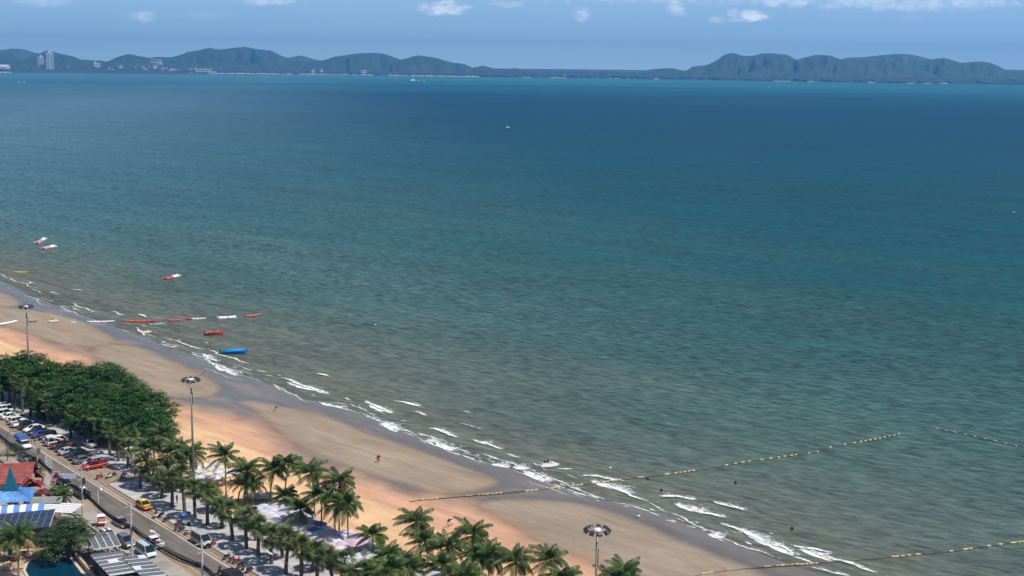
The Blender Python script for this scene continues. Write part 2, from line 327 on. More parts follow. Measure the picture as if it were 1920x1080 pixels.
# tree belt along the far shore: a wood nobody could count
mb = MB()
for i in range(2600):
    t = random.random()*(len(sp_)-1); a = sp_[int(t)].lerp(sp_[int(t)+1], t % 1); d = Vector((a.x, a.y, 0)).normalized()
    o = random.random()**1.6*2600+40; r = random.uniform(18, 60); hh = random.uniform(9, 22)+o*.004
    mb.blob((a.x+d.x*o, a.y+d.y*o, 4+o*.006), (r, r*.8, hh), i, 6, 4, .3)
tag(mb.build('far_tree_belt', mtree, smooth=True), 'low dark green tree belt along the far shore under the hills', 'woodland', kind='stuff')
hill_m = [mat('hill_forest', (.030,.045,.032), .95, var=.35, vs=.003), mat('hill_forest_pale', (.05,.07,.04), .95, var=.4, vs=.002)]
def hill(name, sil, dist, depth, mi, seed, spur=1.0):
    xs = np.arange(sil[0][0], sil[-1][0]+.1, 3.0); ys = np.interp(xs, [s[0] for s in sil], [s[1] for s in sil])
    for _ in range(1): ys = np.convolve(np.pad(ys, 1, 'edge'), [.25,.5,.25], 'valid')
    nt = 30; vs = []; ex = []
    for i, (px, py) in enumerate(zip(xs, ys)):
        hz_ = horiz(px); d = FW*F+RC*(px-960)-UC*(hz_-540); d = Vector((d.x, d.y, 0)).normalized()
        hh = max(80+(hz_-py)/F*dist*1.0/(math.cos(math.atan2(abs(d.x), d.y))), 2) if True else 0
        for j in range(nt+1):
            t = j/nt; sec = dist/d.y
            rr = sec+(t-.62)*depth; base = math.sin(min(1, t/.62)*math.pi/2)**1.15 if t < .62 else math.cos((t-.62)/.38*math.pi/2)
            u = px*.028
            nz = abs(mn.noise(Vector((u*1.3+t*1.1, t*2.2, seed))))*1.5+abs(mn.noise(Vector((u*3.4-t, t*5, seed+3))))*.7
            e = math.sin(math.pi*min(1, t/.62)) if t < .62 else 0
            vs.append((d.x*rr, d.y*rr, max(base*hh*(1-spur*.62*nz*e)-6, -6)+mn.noise(Vector((u*14, t*22, seed)))*5*min(1, hh/60)))
    n1 = nt+1
    fs = [(i*n1+j, (i+1)*n1+j, (i+1)*n1+j+1, i*n1+j+1) for i in range(len(xs)-1) for j in range(nt)]
    tag(MB().add(vs, fs).build(name, hill_m[mi], smooth=True), kind='structure')
hill('hill', [(-260,104),(-120,100),(-40,96),(0,95),(25,92),(45,93),(62,98),(75,101),(100,110),(150,116),(200,121)], 15500, 3000, 1, 1)
hill('hill', [(20,120),(55,108),(88,95),(100,97),(115,101),(140,106),(150,111),(190,113),(215,116),(250,121)], 13800, 2200, 0, 2)
hill('hill', [(-300,112),(-100,108),(0,108),(40,110),(80,112),(140,118),(170,122)], 12800, 1500, 0, 12)
hill('hill', [(185,122),(205,113),(222,106),(242,101),(262,105),(280,108),(300,114),(340,122)], 13400, 1700, 0, 3)
hill('hill', [(250,121),(275,109),(295,106),(320,107),(335,104),(350,98),(370,95),(393,90),(403,91.5),(415,93),(430,91),(460,88),(480,92),(510,95),(530,105),(550,111),(590,117),(620,124)], 14200, 3000, 0, 4)
hill('hill', [(520,114),(545,107),(565,103.5),(580,108),(605,114)], 16500, 1500, 1, 5)
hill('hill', [(560,124),(590,114),(612,111),(625,106),(650,103),(665,100),(695,98.5),(720,100),(740,107),(752,111),(785,118),(830,126)], 13800, 2400, 0, 6)
hill('hill', [(735,118),(752,111),(768,107),(783,103),(800,105.5),(815,107),(832,112),(850,117),(868,118),(882,124),(895,129)], 13000, 2000, 0, 7)
hill('hill', [(870,131),(888,126),(905,121.5),(918,125),(930,128),(945,128),(955,127),(967,126.5),(980,130),(1000,134)], 12600, 900, 0, 8)
hill('hill', [(960,136),(1000,134),(1060,135),(1130,136),(1200,134),(1260,136)], 12500, 900, 0, 18, .3)
hill('hill', [(1120,139),(1145,131),(1160,129),(1180,131),(1205,133),(1240,137)], 15800, 1000, 1, 9)
hill('hill', [(1195,137),(1220,129),(1245,127),(1262,127),(1280,131),(1300,135)], 13600, 900, 0, 10)
hill('hill', [(1255,140),(1290,130),(1298,123.5),(1316,122),(1325,121),(1336,116),(1345,111),(1358,102),(1368,99),(1378,100),(1392,104.5),(1410,104.5),(1428,100),(1440,99.5),(1475,102.5),(1488,109),(1510,122),(1540,140)], 12000, 2300, 0, 11)
hill('hill', [(1440,130),(1490,112),(1510,107),(1530,102.5),(1555,104),(1575,111),(1600,112),(1640,112),(1680,115),(1720,125),(1755,138)], 11600, 2100, 0, 13)
hill('hill', [(1550,118),(1575,111),(1590,108),(1615,107.5),(1640,105),(1680,101.5),(1700,102.5),(1715,104.5),(1745,111.5),(1770,118),(1800,130)], 13600, 2200, 1, 14)
hill('hill', [(1690,128),(1730,114),(1755,110),(1770,109),(1788,114),(1800,118),(1825,116),(1840,115.5),(1856,118),(1870,123),(1885,130),(1920,130.5),(1990,128),(2100,134)], 12100, 1700, 0, 15)
mwhite = mat('far_white_wall', (.72,.70,.68), .7, vs=.05); mpink = mat('far_pink_wall', (.62,.45,.42), .7, vs=.05); mdark = mat('far_dark_tower', (.015,.018,.022), .6, vs=.05)
mwin = mat('far_window_glass', (.10,.13,.17), .3, vs=.05); mroofr = mat('far_roof', (.35,.2,.16), .8, vs=.05)
def tower(name, px, pyt, pyb, wpx, dist, label, m_, cap):
    hz_ = horiz(px); d = FW*F+RC*(px-960)-UC*(hz_-540); d = Vector((d.x, d.y, 0))/d.y; s = dist/F
    top, bot = 80+(hz_-pyt)*s, 80+(hz_-pyb)*s; ww = wpx*s
    t = thing(name, label, 'tower', (d.x*dist, dist, bot-8), math.atan2(-d.x, 1)); top = top-bot+8
    MB().box((0,0,top/2), (ww, ww*.7, top)).build('wall', m_, t)
    for kx in (-.25, .25):
        for j in range(18): MB().box((ww*kx, -ww*.352, top*(j+.7)/19), (ww*.36, .8, top/19*.42)).build('window', mwin, t)
    MB().box((0,0,top+cap/2), (ww*.45, ww*.4, cap)).build('roof', m_, t); return t
hill('hill', [(-300,124),(-60,126),(0,127),(60,127.3),(110,127.5),(160,129),(230,130.5),(330,133),(400,137)], 11000, 1100, 0, 31, .3)
hill('hill', [(330,137),(400,133.5),(480,133),(600,134),(700,136),(850,139),(900,142)], 12900, 900, 0, 33, .3)
tower('tower', 77, 107, 127, 10.5, 11000, 'shorter white hotel tower on the far shore, left of its taller twin', mwhite, 12)
tower('tower', 94, 99, 127.5, 13, 10950, 'taller white hotel tower on the far shore, right of the shorter one', mwhite, 14)
tower('tower', 652.5, 112, 140, 8, 12300, 'lone dark slender tower on the far shore below the middle hills', mdark, 10)
def house(px, py, wpx, hpx, dist, label, m_=None, kind='building', group=None, roof=True):
    hz_ = horiz(px); d = FW*F+RC*(px-960)-UC*(hz_-540); d = Vector((d.x, d.y, 0))/d.y; s = dist/F
    zc = 80+(hz_-py)*s; ww, hh = wpx*s, max(hpx*s, 6)
    t = thing('far_building', label, kind, (d.x*dist, dist, zc-hh/2), math.atan2(-d.x, 1), group)
    MB().box((0,0,hh/2-3), (ww, ww*.6, hh+6)).build('wall', m_ or mwhite, t)
    for i in range(3): MB().box((ww*(-.3+.3*i), -ww*.302, hh*.5), (ww*.16, 1, hh*.4)).build('window', mwin, t)
    if roof: MB().box((0,0,hh+1), (ww*1.08, ww*.68, 3), ty=.3, tx=.8).build('roof', mroofr if m_ is None and wpx < 4 else (m_ or mwhite), t)
    return t
t = thing('exhibition_hall', 'long white hall with rounded roof at the far left of the far shore', 'building', G(2, 124.5)*1.0, 0)
t.location = (Vector((G(2,136).x, G(2,136).y, 0))*1.05); sc_ = t.location.y/F
MB().loft([[(x*sc_, y*40, (6+z)*sc_) for y, z in ((-1,0),(1,0),(1,4),(.6,6.5),(0,7.5),(-.6,6.5),(-1,4))] for x in (-16,-10,0,8,14)]).build('roof', mwhite, t)
MB().box((0,0,3.2*sc_), (28*sc_, 70, 6.5*sc_)).build('wall', mpink, t)
house(182, 121, 12, 4, 11400, 'wide white villa on the far shore between the towers and the first peak'); house(178.5, 118.5, 4, 5, 11500, 'white block rising behind the wide villa on the far shore')
house(293, 114.5, 20, 5, 12300, 'large pinkish hillside resort, topmost building on the left hills', mpink); house(300, 118, 10, 3, 12250, 'white terrace just below the pinkish hillside resort')
house(291, 124, 8, 3, 11900, 'white building below the hillside resort'); house(226, 125, 7, 2.5, 11700, 'white building by the shore below the first peak')
house(380, 132, 26, 3, 11750, 'long pale waterfront terrace below the highest left hill'); house(398, 135.5, 14, 2, 11700, 'low pale boathouse at the water below the highest left hill')
house(587, 132.5, 6, 3, 11900, 'white building left of the lone dark tower'); house(603, 132, 5, 3, 11900, 'small white building nearest the dark tower'); house(682, 134, 10, 3, 11700, 'pale waterside building right of the dark tower')
GRP = 'tiny white buildings scattered along the far shore'
for i in range(72):
    px = random.choice([random.uniform(0, 480), random.uniform(230, 460), random.uniform(110, 400), random.uniform(480, 960), random.uniform(960, 1260)])
    sh_ = np.interp(px, [q[0] for q in SHORE], [q[1] for q in SHORE]); up = random.uniform(3, 13 if px < 470 else 5)
    house(px, sh_-up, random.uniform(1.6, 5), random.uniform(1, 2.2), np.interp(px, [0,480,900,1280], [10300,12300,11400,10600])*1.02+up*45, 'tiny white building among the trees on the far shore under the hills', random.choice([None, mwhite, mpink]), group=GRP)
# haze: the air between here and the hills
M = bpy.data.materials.new('haze_air'); M.use_nodes = True; k = N(M.node_tree); k.n.clear()
pv = k.new('ShaderNodeVolumePrincipled'); pv.inputs['Color'].default_value = (.14,.50,1,1); pv.inputs['Density'].default_value = HAZE; pv.inputs['Anisotropy'].default_value = .2
k.l.new(pv.outputs[0], k.new('ShaderNodeOutputMaterial').inputs['Volume'])
tag(MB().box((0, 8250, 210), (48000, 20500, 434)).build('haze', M), kind='stuff')
# ------------------------------------------------------------------ ROAD, PAVEMENTS, PROMENADE
def wear(name, c0, c1, sc=(.02,.5), fine=2.5, rough=.85, bump=.3):
    M = bpy.data.materials.new(name); M.use_nodes = True; k = N(M.node_tree); b = k.n['Principled BSDF']
    pos = k.new('ShaderNodeNewGeometry').outputs['Position']
    a = k.noise(k.mapping(pos, (0,0,-RANG), (sc[0]*3, sc[1], 1)), 1, 5, .6, .2); q_ = k.noise(pos, fine, 5, .7); e = k.noise(pos, .35, 3, .5)
    f = k.math('ADD', k.math('MULTIPLY', a, .6), k.math('ADD', k.math('MULTIPLY', q_, .2), k.math('MULTIPLY', e, .2)))
    k.put(b.inputs['Base Color'], k.ramp(f, [(.34, c0), (.66, c1)])); b.inputs['Roughness'].default_value = rough; b.inputs['Specular IOR Level'].default_value = .3
    bp = k.new('ShaderNodeBump'); bp.inputs['Strength'].default_value = bump; bp.inputs['Distance'].default_value = .03; k.put(bp.inputs['Height'], q_); k.put(b.inputs['Normal'], bp.outputs[0])
    MATS[name] = M; return M
m_shoulder = wear('road_concrete', (.17,.125,.09), (.37,.28,.20), (.02,.9)); m_asph = wear('worn_asphalt', (.075,.066,.058), (.20,.175,.15), (.03,1.2))
m_prom = wear('promenade_concrete', (.31,.295,.295), (.53,.50,.495), (.2,.2)); m_kerb = mat('kerb_stone', (.34,.31,.28), .85, var=.3, vs=.6)
m_lot = wear('old_concrete', (.22,.19,.165), (.42,.37,.32), (.1,.1)); m_line = mat('road_paint_white', (.62,.60,.56), .7, var=.25, vs=1.2); m_liney = mat('road_paint_yellow', (.50,.36,.14), .7, var=.3, vs=1.2)
def strip(name, s0, s1, n0, n1, z0, z1, m_, kind='structure', label=None, cat=None, step=20, group=None):
    a = RD((s0+s1)/2, (n0+n1)/2); mb = MB()
    mb.box((0,0,(z0+z1)/2), (s1-s0, n1-n0, z1-z0)); o = mb.build(name, m_); o.location = a; o.rotation_euler = (0,0,RANG)
    return tag(o, label, cat, group, kind)
S0, S1 = -560, -120
strip('road', S0, S1, 90.0, 98.2, -.3, .03, m_shoulder)
strip('road', S0, S1, 91.8, 96.0, -.2, .036, m_asph)
strip('parking_bay', S0, -244.5, 98.2, 104.1, -.3, .026, m_shoulder)
strip('promenade', S0, -244.5, 104.05, 108.2, -.3, .16, m_prom)
strip('promenade', -244.5, S1, 98.45, 108.2, -.3, .16, m_prom)
strip('kerb', S0, -244.5, 103.8, 104.05, -.3, .19, m_kerb); strip('kerb', -244.5, S1, 98.2, 98.45, -.3, .19, m_kerb)
strip('pavement', S0, S1, 86.9, 89.75, -.3, .15, m_lot); strip('kerb', S0, S1, 89.75, 90.0, -.3, .17, m_kerb)
strip('forecourt', S0, S1, 20, 86.9, -.4, .012, m_lot)
for n_, m_, w_ in ((96.35, m_line, .12), (91.45, m_liney, .12)):
    strip('road_marking', S0, S1, n_-w_/2, n_+w_/2, 0, .0405, m_)
strip('road_marking', -262, S1, 97.0, 97.1, 0, .041, m_line)
mb = MB()                                   # white arrow painted on the near lane
a = G(290, 999); t_ = a
mb.add([(x, y, 0) for x, y in ((-2,-.12),(.6,-.12),(.6,-.5),(2,0),(.6,.5),(.6,.12),(-2,.12))], [(0,1,2,3,4,5,6)])
tag(mb.build('road_arrow', m_line, loc=(a.x, a.y, .0415), rot=(0,0,RANG+math.pi)), kind='structure')
for i in range(30): strip('expansion_joint', -330+i*6-.04, -330+i*6+.04, 96.6, 98.15, 0, .0403, mat('joint_tar', (.06,.055,.05), .8))
# ------------------------------------------------------------------ foliage meshes
m_coco = mat('coconut_leaf', (.058,.100,.022), .45, var=.35, vs=.5, trans=.22, island=.55, spec=.3); m_cocoy = mat('old_palm_leaf', (.22,.17,.07), .7, var=.3, trans=.2, island=.4)
m_fan = mat('fan_palm_leaf', (.074,.108,.028), .5, var=.35, vs=.5, trans=.2, island=.5, spec=.3); m_bark = mat('palm_bark', (.20,.165,.125), .9, var=.4, vs=2.5, bump=.6)
m_barkd = mat('fan_palm_bark', (.12,.095,.07), .95, var=.4, vs=4, bump=.8); m_leaf = mat('broad_leaf', (.036,.092,.016), .5, var=.45, vs=.35, trans=.18, island=.6, spec=.2)
m_leaf2 = mat('round_tree_leaf', (.040,.085,.020), .5, var=.4, vs=.5, trans=.2, island=.55); m_bark3 = mat('tree_bark', (.10,.08,.06), .95, var=.4, vs=2, bump=.8)
m_nut = mat('coconut_husk', (.25,.22,.07), .6)
WIND = Vector((-.9, .25, 0))
def frond_mesh(az, el, L, droop, seed, wind=1.0, pairs=38, name='frond', m_=None, lw=.05, ll=.92):
    rn = random.Random(seed); mb = MB(); d0 = Vector((math.cos(az), math.sin(az), 0)); pts = []
    p = Vector((0,0,0)); e = el; n_ = 11
    for i in range(n_+1):
        t = i/n_; pts.append(p.copy()); e = el-droop*t**1.2
        p = p+(d0*math.cos(e)+Vector((0,0,1))*math.sin(e))*(L/n_)+WIND*wind*L*.030*t
    mb.tube(pts, .045, 3, .008, cap=False)
    def at_(t): f = t*n_; i = min(int(f), n_-1); return pts[i].lerp(pts[i+1], f-i), (pts[i+1]-pts[i]).normalized()
    for i in range(pairs):
        t = .12+.88*(i+.5)/pairs; q_, tg = at_(t); side = tg.cross(Vector((0,0,1))).normalized(); up = side.cross(tg)
        l_ = ll*(.45+.75*math.sin(math.pi*min(1, t*1.02)**.8))*rn.uniform(.8, 1.1)
        for sd in (-1, 1):
            dv = (side*sd*.78+tg*.62+up*rn.uniform(-.1,.22)+Vector((0,0,-.28-.5*t))+WIND*.38*wind).normalized()
            q1 = q_+dv*l_*.55; q2 = q_+dv*l_+Vector((0,0,-.30*l_))+WIND*wind*.10
            wv = tg*lw
            mb.add([q_-wv*.6, q_+wv*.6, q1+wv*1.1, q1-wv*1.1, q2], [(0,1,2,3),(3,2,4)])
    return mb.mesh(name, m_ or m_coco, False)
def coco_variant(seed, n_=21, L=4.4):
    rn = random.Random(seed); out = []
    for i in range(n_):
        t = i/(n_-1); az = i*2.39996+rn.uniform(-.25, .25); el = 1.45-1.75*t**1.15+rn.uniform(-.25,.25)
        dr = .75+.75*(1-abs(t-.45))+rn.uniform(-.25,.35)
        old = t > .86 and rn.random() < .7
        out.append(frond_mesh(az, el, L*rn.uniform(.82,1.08)*(1 if t > .12 else .75), dr, seed*97+i, 1.0, m_=m_cocoy if old else m_coco))
    return out
COCO = [coco_variant(3, 24), coco_variant(11, 21), coco_variant(23, 19, 4.1), coco_variant(37, 25, 4.6)]
def trunk_mesh(h_, r0, r1, lean, seed, m_, boots=False, name='trunk'):
    rn = random.Random(seed); mb = MB(); pts = []; rr = []
    n_ = max(5, int(h_/.55))
    for i in range(n_+1):
        t = i/n_; pts.append((lean[0]*t**1.6, lean[1]*t**1.6, h_*t-.15*(i == 0)))
        rr.append((r0+(r1-r0)*t**.6+(.12 if i == 0 and not boots else 0))*(1+(.09 if i % 2 else -.03)))
    mb.tube(pts, rr, 9)
    if boots:
        for i in range(int(h_*16)):
            z = rn.uniform(.4, h_-.1); a = rn.uniform(0, 6.28); q_ = Vector((lean[0]*(z/h_)**1.6+math.cos(a)*r1*.9, lean[1]*(z/h_)**1.6+math.sin(a)*r1*.9, z))
            d = Vector((math.cos(a)*.16, math.sin(a)*.16, .22)); s_ = Vector((-math.sin(a), math.cos(a), 0))*.06
            mb.add([q_-s_, q_+s_, q_+d+s_*.6, q_+d-s_*.6], [(0,1,2,3)])
    return mb.mesh(name, m_, False)
def hub_place(hx, hy, h_=None, base=None):
    """foot of a palm and its height from where its crown stands in the place"""
    if base is not None:
        b_ = G(*base); yb, yh = base[1], horiz(base[0]); h_ = H*(1-(hy-horiz(hx))/(yb-yh)); top = G(hx, hy, h_); return b_, h_, (top.x-b_.x, 0)
    top = G(hx, hy, h_); return Vector((top.x, top.y, 0)), h_, (0, 0)
def coco_palm(hub, label, base=None, h_=None, v=None, rz=0, sc=1.0, seed=0, skip=0, group='coconut palms along the beach'):
    rn = random.Random(seed*13+5); b_, hh, ln = hub_place(hub[0], hub[1], h_, base)
    ln = (max(-2.2, min(2.2, ln[0])), rn.uniform(-.5, .5)); t = thing('coconut_palm', label, 'palm tree', b_, 0, group)
    link('trunk', trunk_mesh(hh, .17, .11, ln, seed, m_bark), t)
    V_ = COCO[seed % 4 if v is None else v]; top = Vector((ln[0], ln[1], hh))
    for i, me in enumerate(V_):
        if skip and i % skip == 0: continue
        link('frond', me, t, top, (0,0,rz+rn.uniform(-.15,.15)), sc*rn.uniform(.92,1.06))
    if rn.random() < .6:
        mb = MB()
        for j in range(6): a = j*1.05; mb.blob((ln[0]+.25*math.cos(a), ln[1]+.25*math.sin(a), hh-.22), .13, j, 6, 4)
        mb.build('coconut_cluster', m_nut, t, True)
    return t
def fan_mesh(seed, R_=1.15, pet=1.0):
    rn = random.Random(seed); mb = MB(); n_ = 15
    mb.tube([(0,0,0),(pet*.5,0,.06),(pet,0,-.02)], .035, 3, .02, cap=False)
    for i in range(n_):
        a = (-1.25+2.5*i/(n_-1)); l_ = R_*(.78+.25*math.cos(a))*rn.uniform(.9,1.08); w_ = .11
        def P_(r_, da): x = r_*math.cos(a+da); return (pet+x, r_*math.sin(a+da), -.06-.16*(r_/R_)**2*(1+abs(a))-(.09 if i % 2 else 0)*r_)
        mb.add([(pet,0,0), P_(l_*.6,-.1), P_(l_*.62,.1), (pet+l_*math.cos(a), l_*math.sin(a), -.42*(l_/R_)**2*(1+.5*abs(a))-rn.uniform(0,.1))], [(0,1,2),(1,3,2)])
    return mb
FANS = [fan_mesh(s).mesh('fan_leaf', m_fan) for s in range(4)]; FANO = [fan_mesh(9, 1.0, .6).mesh('dead_leaf', m_cocoy)]
def fan_palm(base, hub, label, seed, n_=30, sc=1.0, group='fan palms in the row along the promenade kerb', h_=None):
    rn = random.Random(seed*7+1)
    if base is not None: b_, hh, ln = hub_place(hub[0], hub[1], None, base)
    else: b_, hh, ln = hub_place(hub[0], hub[1], h_)
    t = thing('fan_palm', label, 'palm tree', b_, 0, group); ln = (max(-.8, min(.8, ln[0])), rn.uniform(-.25,.25)); hh -= .35
    link('trunk', trunk_mesh(hh, .34, .25, ln, seed, m_barkd, True), t)
    for i in range(n_):
        q_ = (i+.5)/n_; az = i*2.39996+rn.uniform(-.3,.3); el = 1.5-2.25*q_**1.1+rn.uniform(-.2,.2)
        o = link('fan_leaf', FANS[rn.randrange(4)], t, (ln[0], ln[1], hh+.1+.25*(1-q_))); o.rotation_euler = (rn.uniform(-.4,.4), -el, az); o.scale = (sc*rn.uniform(.9,1.25),)*3
    for i in range(5):
        o = link('dead_leaf', FANO[0], t, (ln[0], ln[1], hh-.15)); o.rotation_euler = (rn.uniform(-.3,.3), rn.uniform(1.0,1.35), i*1.3+rn.uniform(-.4,.4)); o.scale = (sc*.85,)*3
    return t
def leafy(name, label, cat, base, trunk_h, lobes, nleaf, leaf=.30, lm=None, seed=0, group=None, tr=.3):
    """broad tree: trunk, limbs that reach every lobe, leaves on the lobes' outer shells"""
    rn = np.random.RandomState(seed); t = thing(name, label, cat, base, 0, group); mb = MB()
    mb.tube([(0,0,-.2),(.1,.05,trunk_h*.5),(0,.1,trunk_h)], [tr*1.3, tr, tr*.85], 8)
    for (x, y, z, r) in lobes[::2]: mb.tube([(0,.1,trunk_h*.85),(x*.45, y*.45, trunk_h+(z-trunk_h)*.45),(x*.85, y*.85, z-.3)], [tr*.6, tr*.35, tr*.12], 5)
    mb.build('trunk', m_bark3, t, True)
    vol = np.array([l[3]**2 for l in lobes]); cnt = (vol/vol.sum()*nleaf).astype(int); V_ = []; 
    for (x, y, z, r), c in zip(lobes, cnt):
        ncl = max(8, int(r*r*9)); cc_ = rn.normal(size=(ncl, 3)); cc_ /= np.linalg.norm(cc_, axis=1)[:, None]; cc_[:, 2] = cc_[:, 2]*.9+.12
        cc_ = cc_*rn.uniform(.80, 1.1, (ncl, 1))*np.array([r, r, r*.8])+np.array([x, y, z])
        idx = rn.randint(0, ncl, c); P_ = cc_[idx]+rn.normal(size=(c, 3))*np.array([.42,.42,.17])*(.6+r*.12)
        nrm = rn.normal(size=(c, 3))*.55+np.array([0,0,1.0])+(P_-np.array([x,y,z-r*.3]))/r*.6; nrm /= np.linalg.norm(nrm, axis=1)[:, None]
        a = np.cross(nrm, rn.normal(size=(c, 3))); a /= np.linalg.norm(a, axis=1)[:, None]; b_ = np.cross(nrm, a); s_ = (leaf*rn.uniform(.6,1.35,(c,1)))
        V_.append(np.stack([P_-a*s_*.5, P_+b_*s_*.33, P_+a*s_*.6, P_-b_*s_*.33], 1))
    V_ = np.concatenate(V_).reshape(-1, 3); me = bpy.data.meshes.new('foliage'); n_ = len(V_)//4
    me.vertices.add(len(V_)); me.vertices.foreach_set('co', V_.astype('f').ravel()); me.loops.add(n_*4); me.loops.foreach_set('vertex_index', np.arange(n_*4, dtype='i'))
    me.polygons.add(n_); me.polygons.foreach_set('loop_start', np.arange(0, n_*4, 4, dtype='i')); me.update(calc_edges=True); me.materials.append(lm or m_leaf)
    tag(link('foliage', me, t), kind='stuff'); return t
def dome(rx, ry, zt, n_, seed, r0=1.9, zb=0):
    rn = random.Random(seed); out = [(0,0,zt-r0*.7,r0*1.35)]
    for i in range(n_):
        q_ = math.sqrt((i+.5)/n_); a = i*2.39996+rn.uniform(-.3,.3); out.append((rx*q_*math.cos(a), ry*q_*math.sin(a), zt-r0*.8-(zt*.42)*q_**2.4+rn.uniform(-.5,.4), r0*rn.uniform(.75,1.15)))
    return out
# the shade trees on the beach side of the car park (crown centre in the photograph -> place)
SHT = [m_leaf, mat('broad_leaf_olive', (.048,.094,.020), .5, var=.45, vs=.3, trans=.18, island=.6, spec=.2), mat('broad_leaf_deep', (.028,.080,.018), .5, var=.45, vs=.3, trans=.18, island=.6, spec=.2)]
BT = [((-62,712), 6.6, 6.5, 5.6, 10.5), ((2,705), 6.5, 6.8, 5.6, 10.5), ((48,698), 6.2, 6.4, 5.6, 10.5), ((92,716), 5.6, 6.4, 5.2, 9.8), ((140,718), 5.6, 6.6, 5.4, 9.8), ((198,720), 5.4, 6.6, 5.2, 9.8), ((150,752), 4.8, 6.2, 5.0, 9.0), ((205,764), 4.6, 6.0, 5.0, 9.0), ((258,764), 5.2, 6.6, 5.2, 9.6), ((278,800), 4.4, 4.0, 3.8, 7.8), ((178,790), 4.0, 4.2, 3.6, 7.6), ((226,800), 3.8, 4.0, 3.6, 7.4), ((100,752), 4.2, 4.4, 3.8, 8.0)]  # the low trees at the end are added to deepen the shade
BL = ['beyond the frame edge behind the white vans', 'at the left end of the shade tree row', 'with rounded top just below the leftmost light mast', 'in the dip between the two left crown tops', 'over the black cars, back of the row', 'with the highest top right of the dip', 'over the red pickup on the car park side', 'beside the widest crown on the car park side', 'with the widest crown, right end of the row', 'low at the right end by the first coconut palms', 'added low over the black cars to deepen the shade', 'added low over the red pickup to deepen the shade', 'added low above the blue car to deepen the shade']
for i, ((px, py), zc, rx, ry, zt) in enumerate(BT):
    b_ = G(px, py, zc); leafy('shade_tree', 'dark green broad tree '+BL[i], 'tree', (b_.x, b_.y, 0), zc*.55, dome(rx+.6, ry+.7, zt+.3, 30, i+50, 2.1), 22000, .34, SHT[(0,1,2,0,1,0,2,1,0,2,0,2,1)[i]], seed=i+3, group='shade trees between car park and beach')
# near side round tree and frangipani
b_ = G(129, 1000, 4.2); leafy('round_tree', 'dense round green tree between the solar roof and the swimming pool', 'tree', (b_.x, b_.y, 0), 2.6, dome(4.6, 4.0, 6.2, 16, 5, 1.7), 24000, .20, m_leaf2, 21)
b_ = G(100, 1000, 4.2); leafy('shrub_tree', 'darker leafy bush at the left foot of the dense round tree', 'tree', (b_.x, b_.y, 0), 1.6, dome(2.6, 2.4, 4.6, 8, 8, 1.3), 4500, .22, m_leaf2, 22)
b_ = G(17, 1026, 2.2); leafy('frangipani', 'small frangipani with pale blossoms beside the pool deck', 'tree', (b_.x, b_.y, 0), 1.2, dome(1.7, 1.6, 3.0, 7, 3, .8), 1800, .22, mat('frangipani_leaf', (.12,.19,.07), .5, trans=.2, island=.8), 24)
b_ = G(128, 1034, .8); leafy('hedge', 'clipped dark hedge along the top edge of the pool', 'hedge', (b_.x, b_.y, 0), .5, [(x*.9, .1*x, .75, .7) for x in range(-4, 5)], 3500, .14, m_leaf2, 25, tr=.08)
b_ = G(62, 880, .8); leafy('shrub', 'dark bush behind the red roof beside the road cables', 'shrub', (b_.x, b_.y, 0), .8, dome(1.6, 1.4, 2.6, 6, 9, .8), 1600, .2, m_leaf, 26, tr=.1)
b_ = G(26, 848, .8); leafy('shrub', 'dark bush at the roadside left of the lorry', 'shrub', (b_.x, b_.y, 0), .8, dome(2.2, 1.4, 2.4, 6, 10, .8), 1600, .2, m_leaf, 27, tr=.1)
# fan palms along the kerb: foot and crown centre
FP = [((240,878),(243,838),'beside the blue motorbike rider, left end of the kerb row'),((263,917),(267,872),'just above the yellow taxi'),((288,922),(289,880),''),((303,936),(309,897),''),((323,951),(325,899),''),((346,960),(343,886),'tallest in the kerb row'),((366,973),(366,914),''),((389,986),(391,921),''),((416,991),(419,950),''),((436,1013),(431,955),''),((462,1030),(462,971),''),((484,1042),(487,985),''),((509,1059),(509,1000),''),((536,1077),(543,1008),''),((565,1090),(568,1024),''),((595,1103),(595,1032),''),((627,1120),(618,1042),''),((655,1132),(648,1049),''),((690,1150),(684,1068),''),((727,1165),(722,1084),''),((760,1190),(752,1100),'')]
for i, (bs, hb, ex) in enumerate(FP):
    fan_palm(bs, hb, 'stout fan palm '+(ex if ex else ORD[i]+' along the kerb row counting from the motorbikes'), i, 28)
FB = [((278,905),(276,842)),((318,900),(305,856)),((340,925),(338,868)),((402,962),(402,936)),((376,930),(350,860)),((480,1015),(450,964)),((530,1048),(526,1004)),((585,1072),(592,1034))]
FB = [FB[i] for i in (0, 1, 2, 3, 5, 6, 7)]
for i, (bs, hb) in enumerate(FB): fan_palm(bs, hb, 'fan palm of the second row, '+ORD[i]+' from the left behind the kerb palms', 40+i, 28, .95, 'fan palms in the second promenade row')
FC = [((5,752),(4,712)),((18,762),(20,722)),((27,766),(30,715)),((43,774),(42,712)),((58,782),(57,735)),((73,787),(74,726)),((90,797),(92,750)),((103,795),(112,752)),((133,823),(137,772)),((160,832),(160,782)),((180,840),(176,774)),((206,854),(204,800)),((222,866),(223,812)),((158,835),(190,792)),((240,858),(246,812))]
for i, (bs, hb) in enumerate(FC): fan_palm(bs, hb, 'slim fan palm in front of the shade trees, '+ORD[i]+' trunk from the left', 60+i, 24, .85, 'fan palms behind the parked cars')
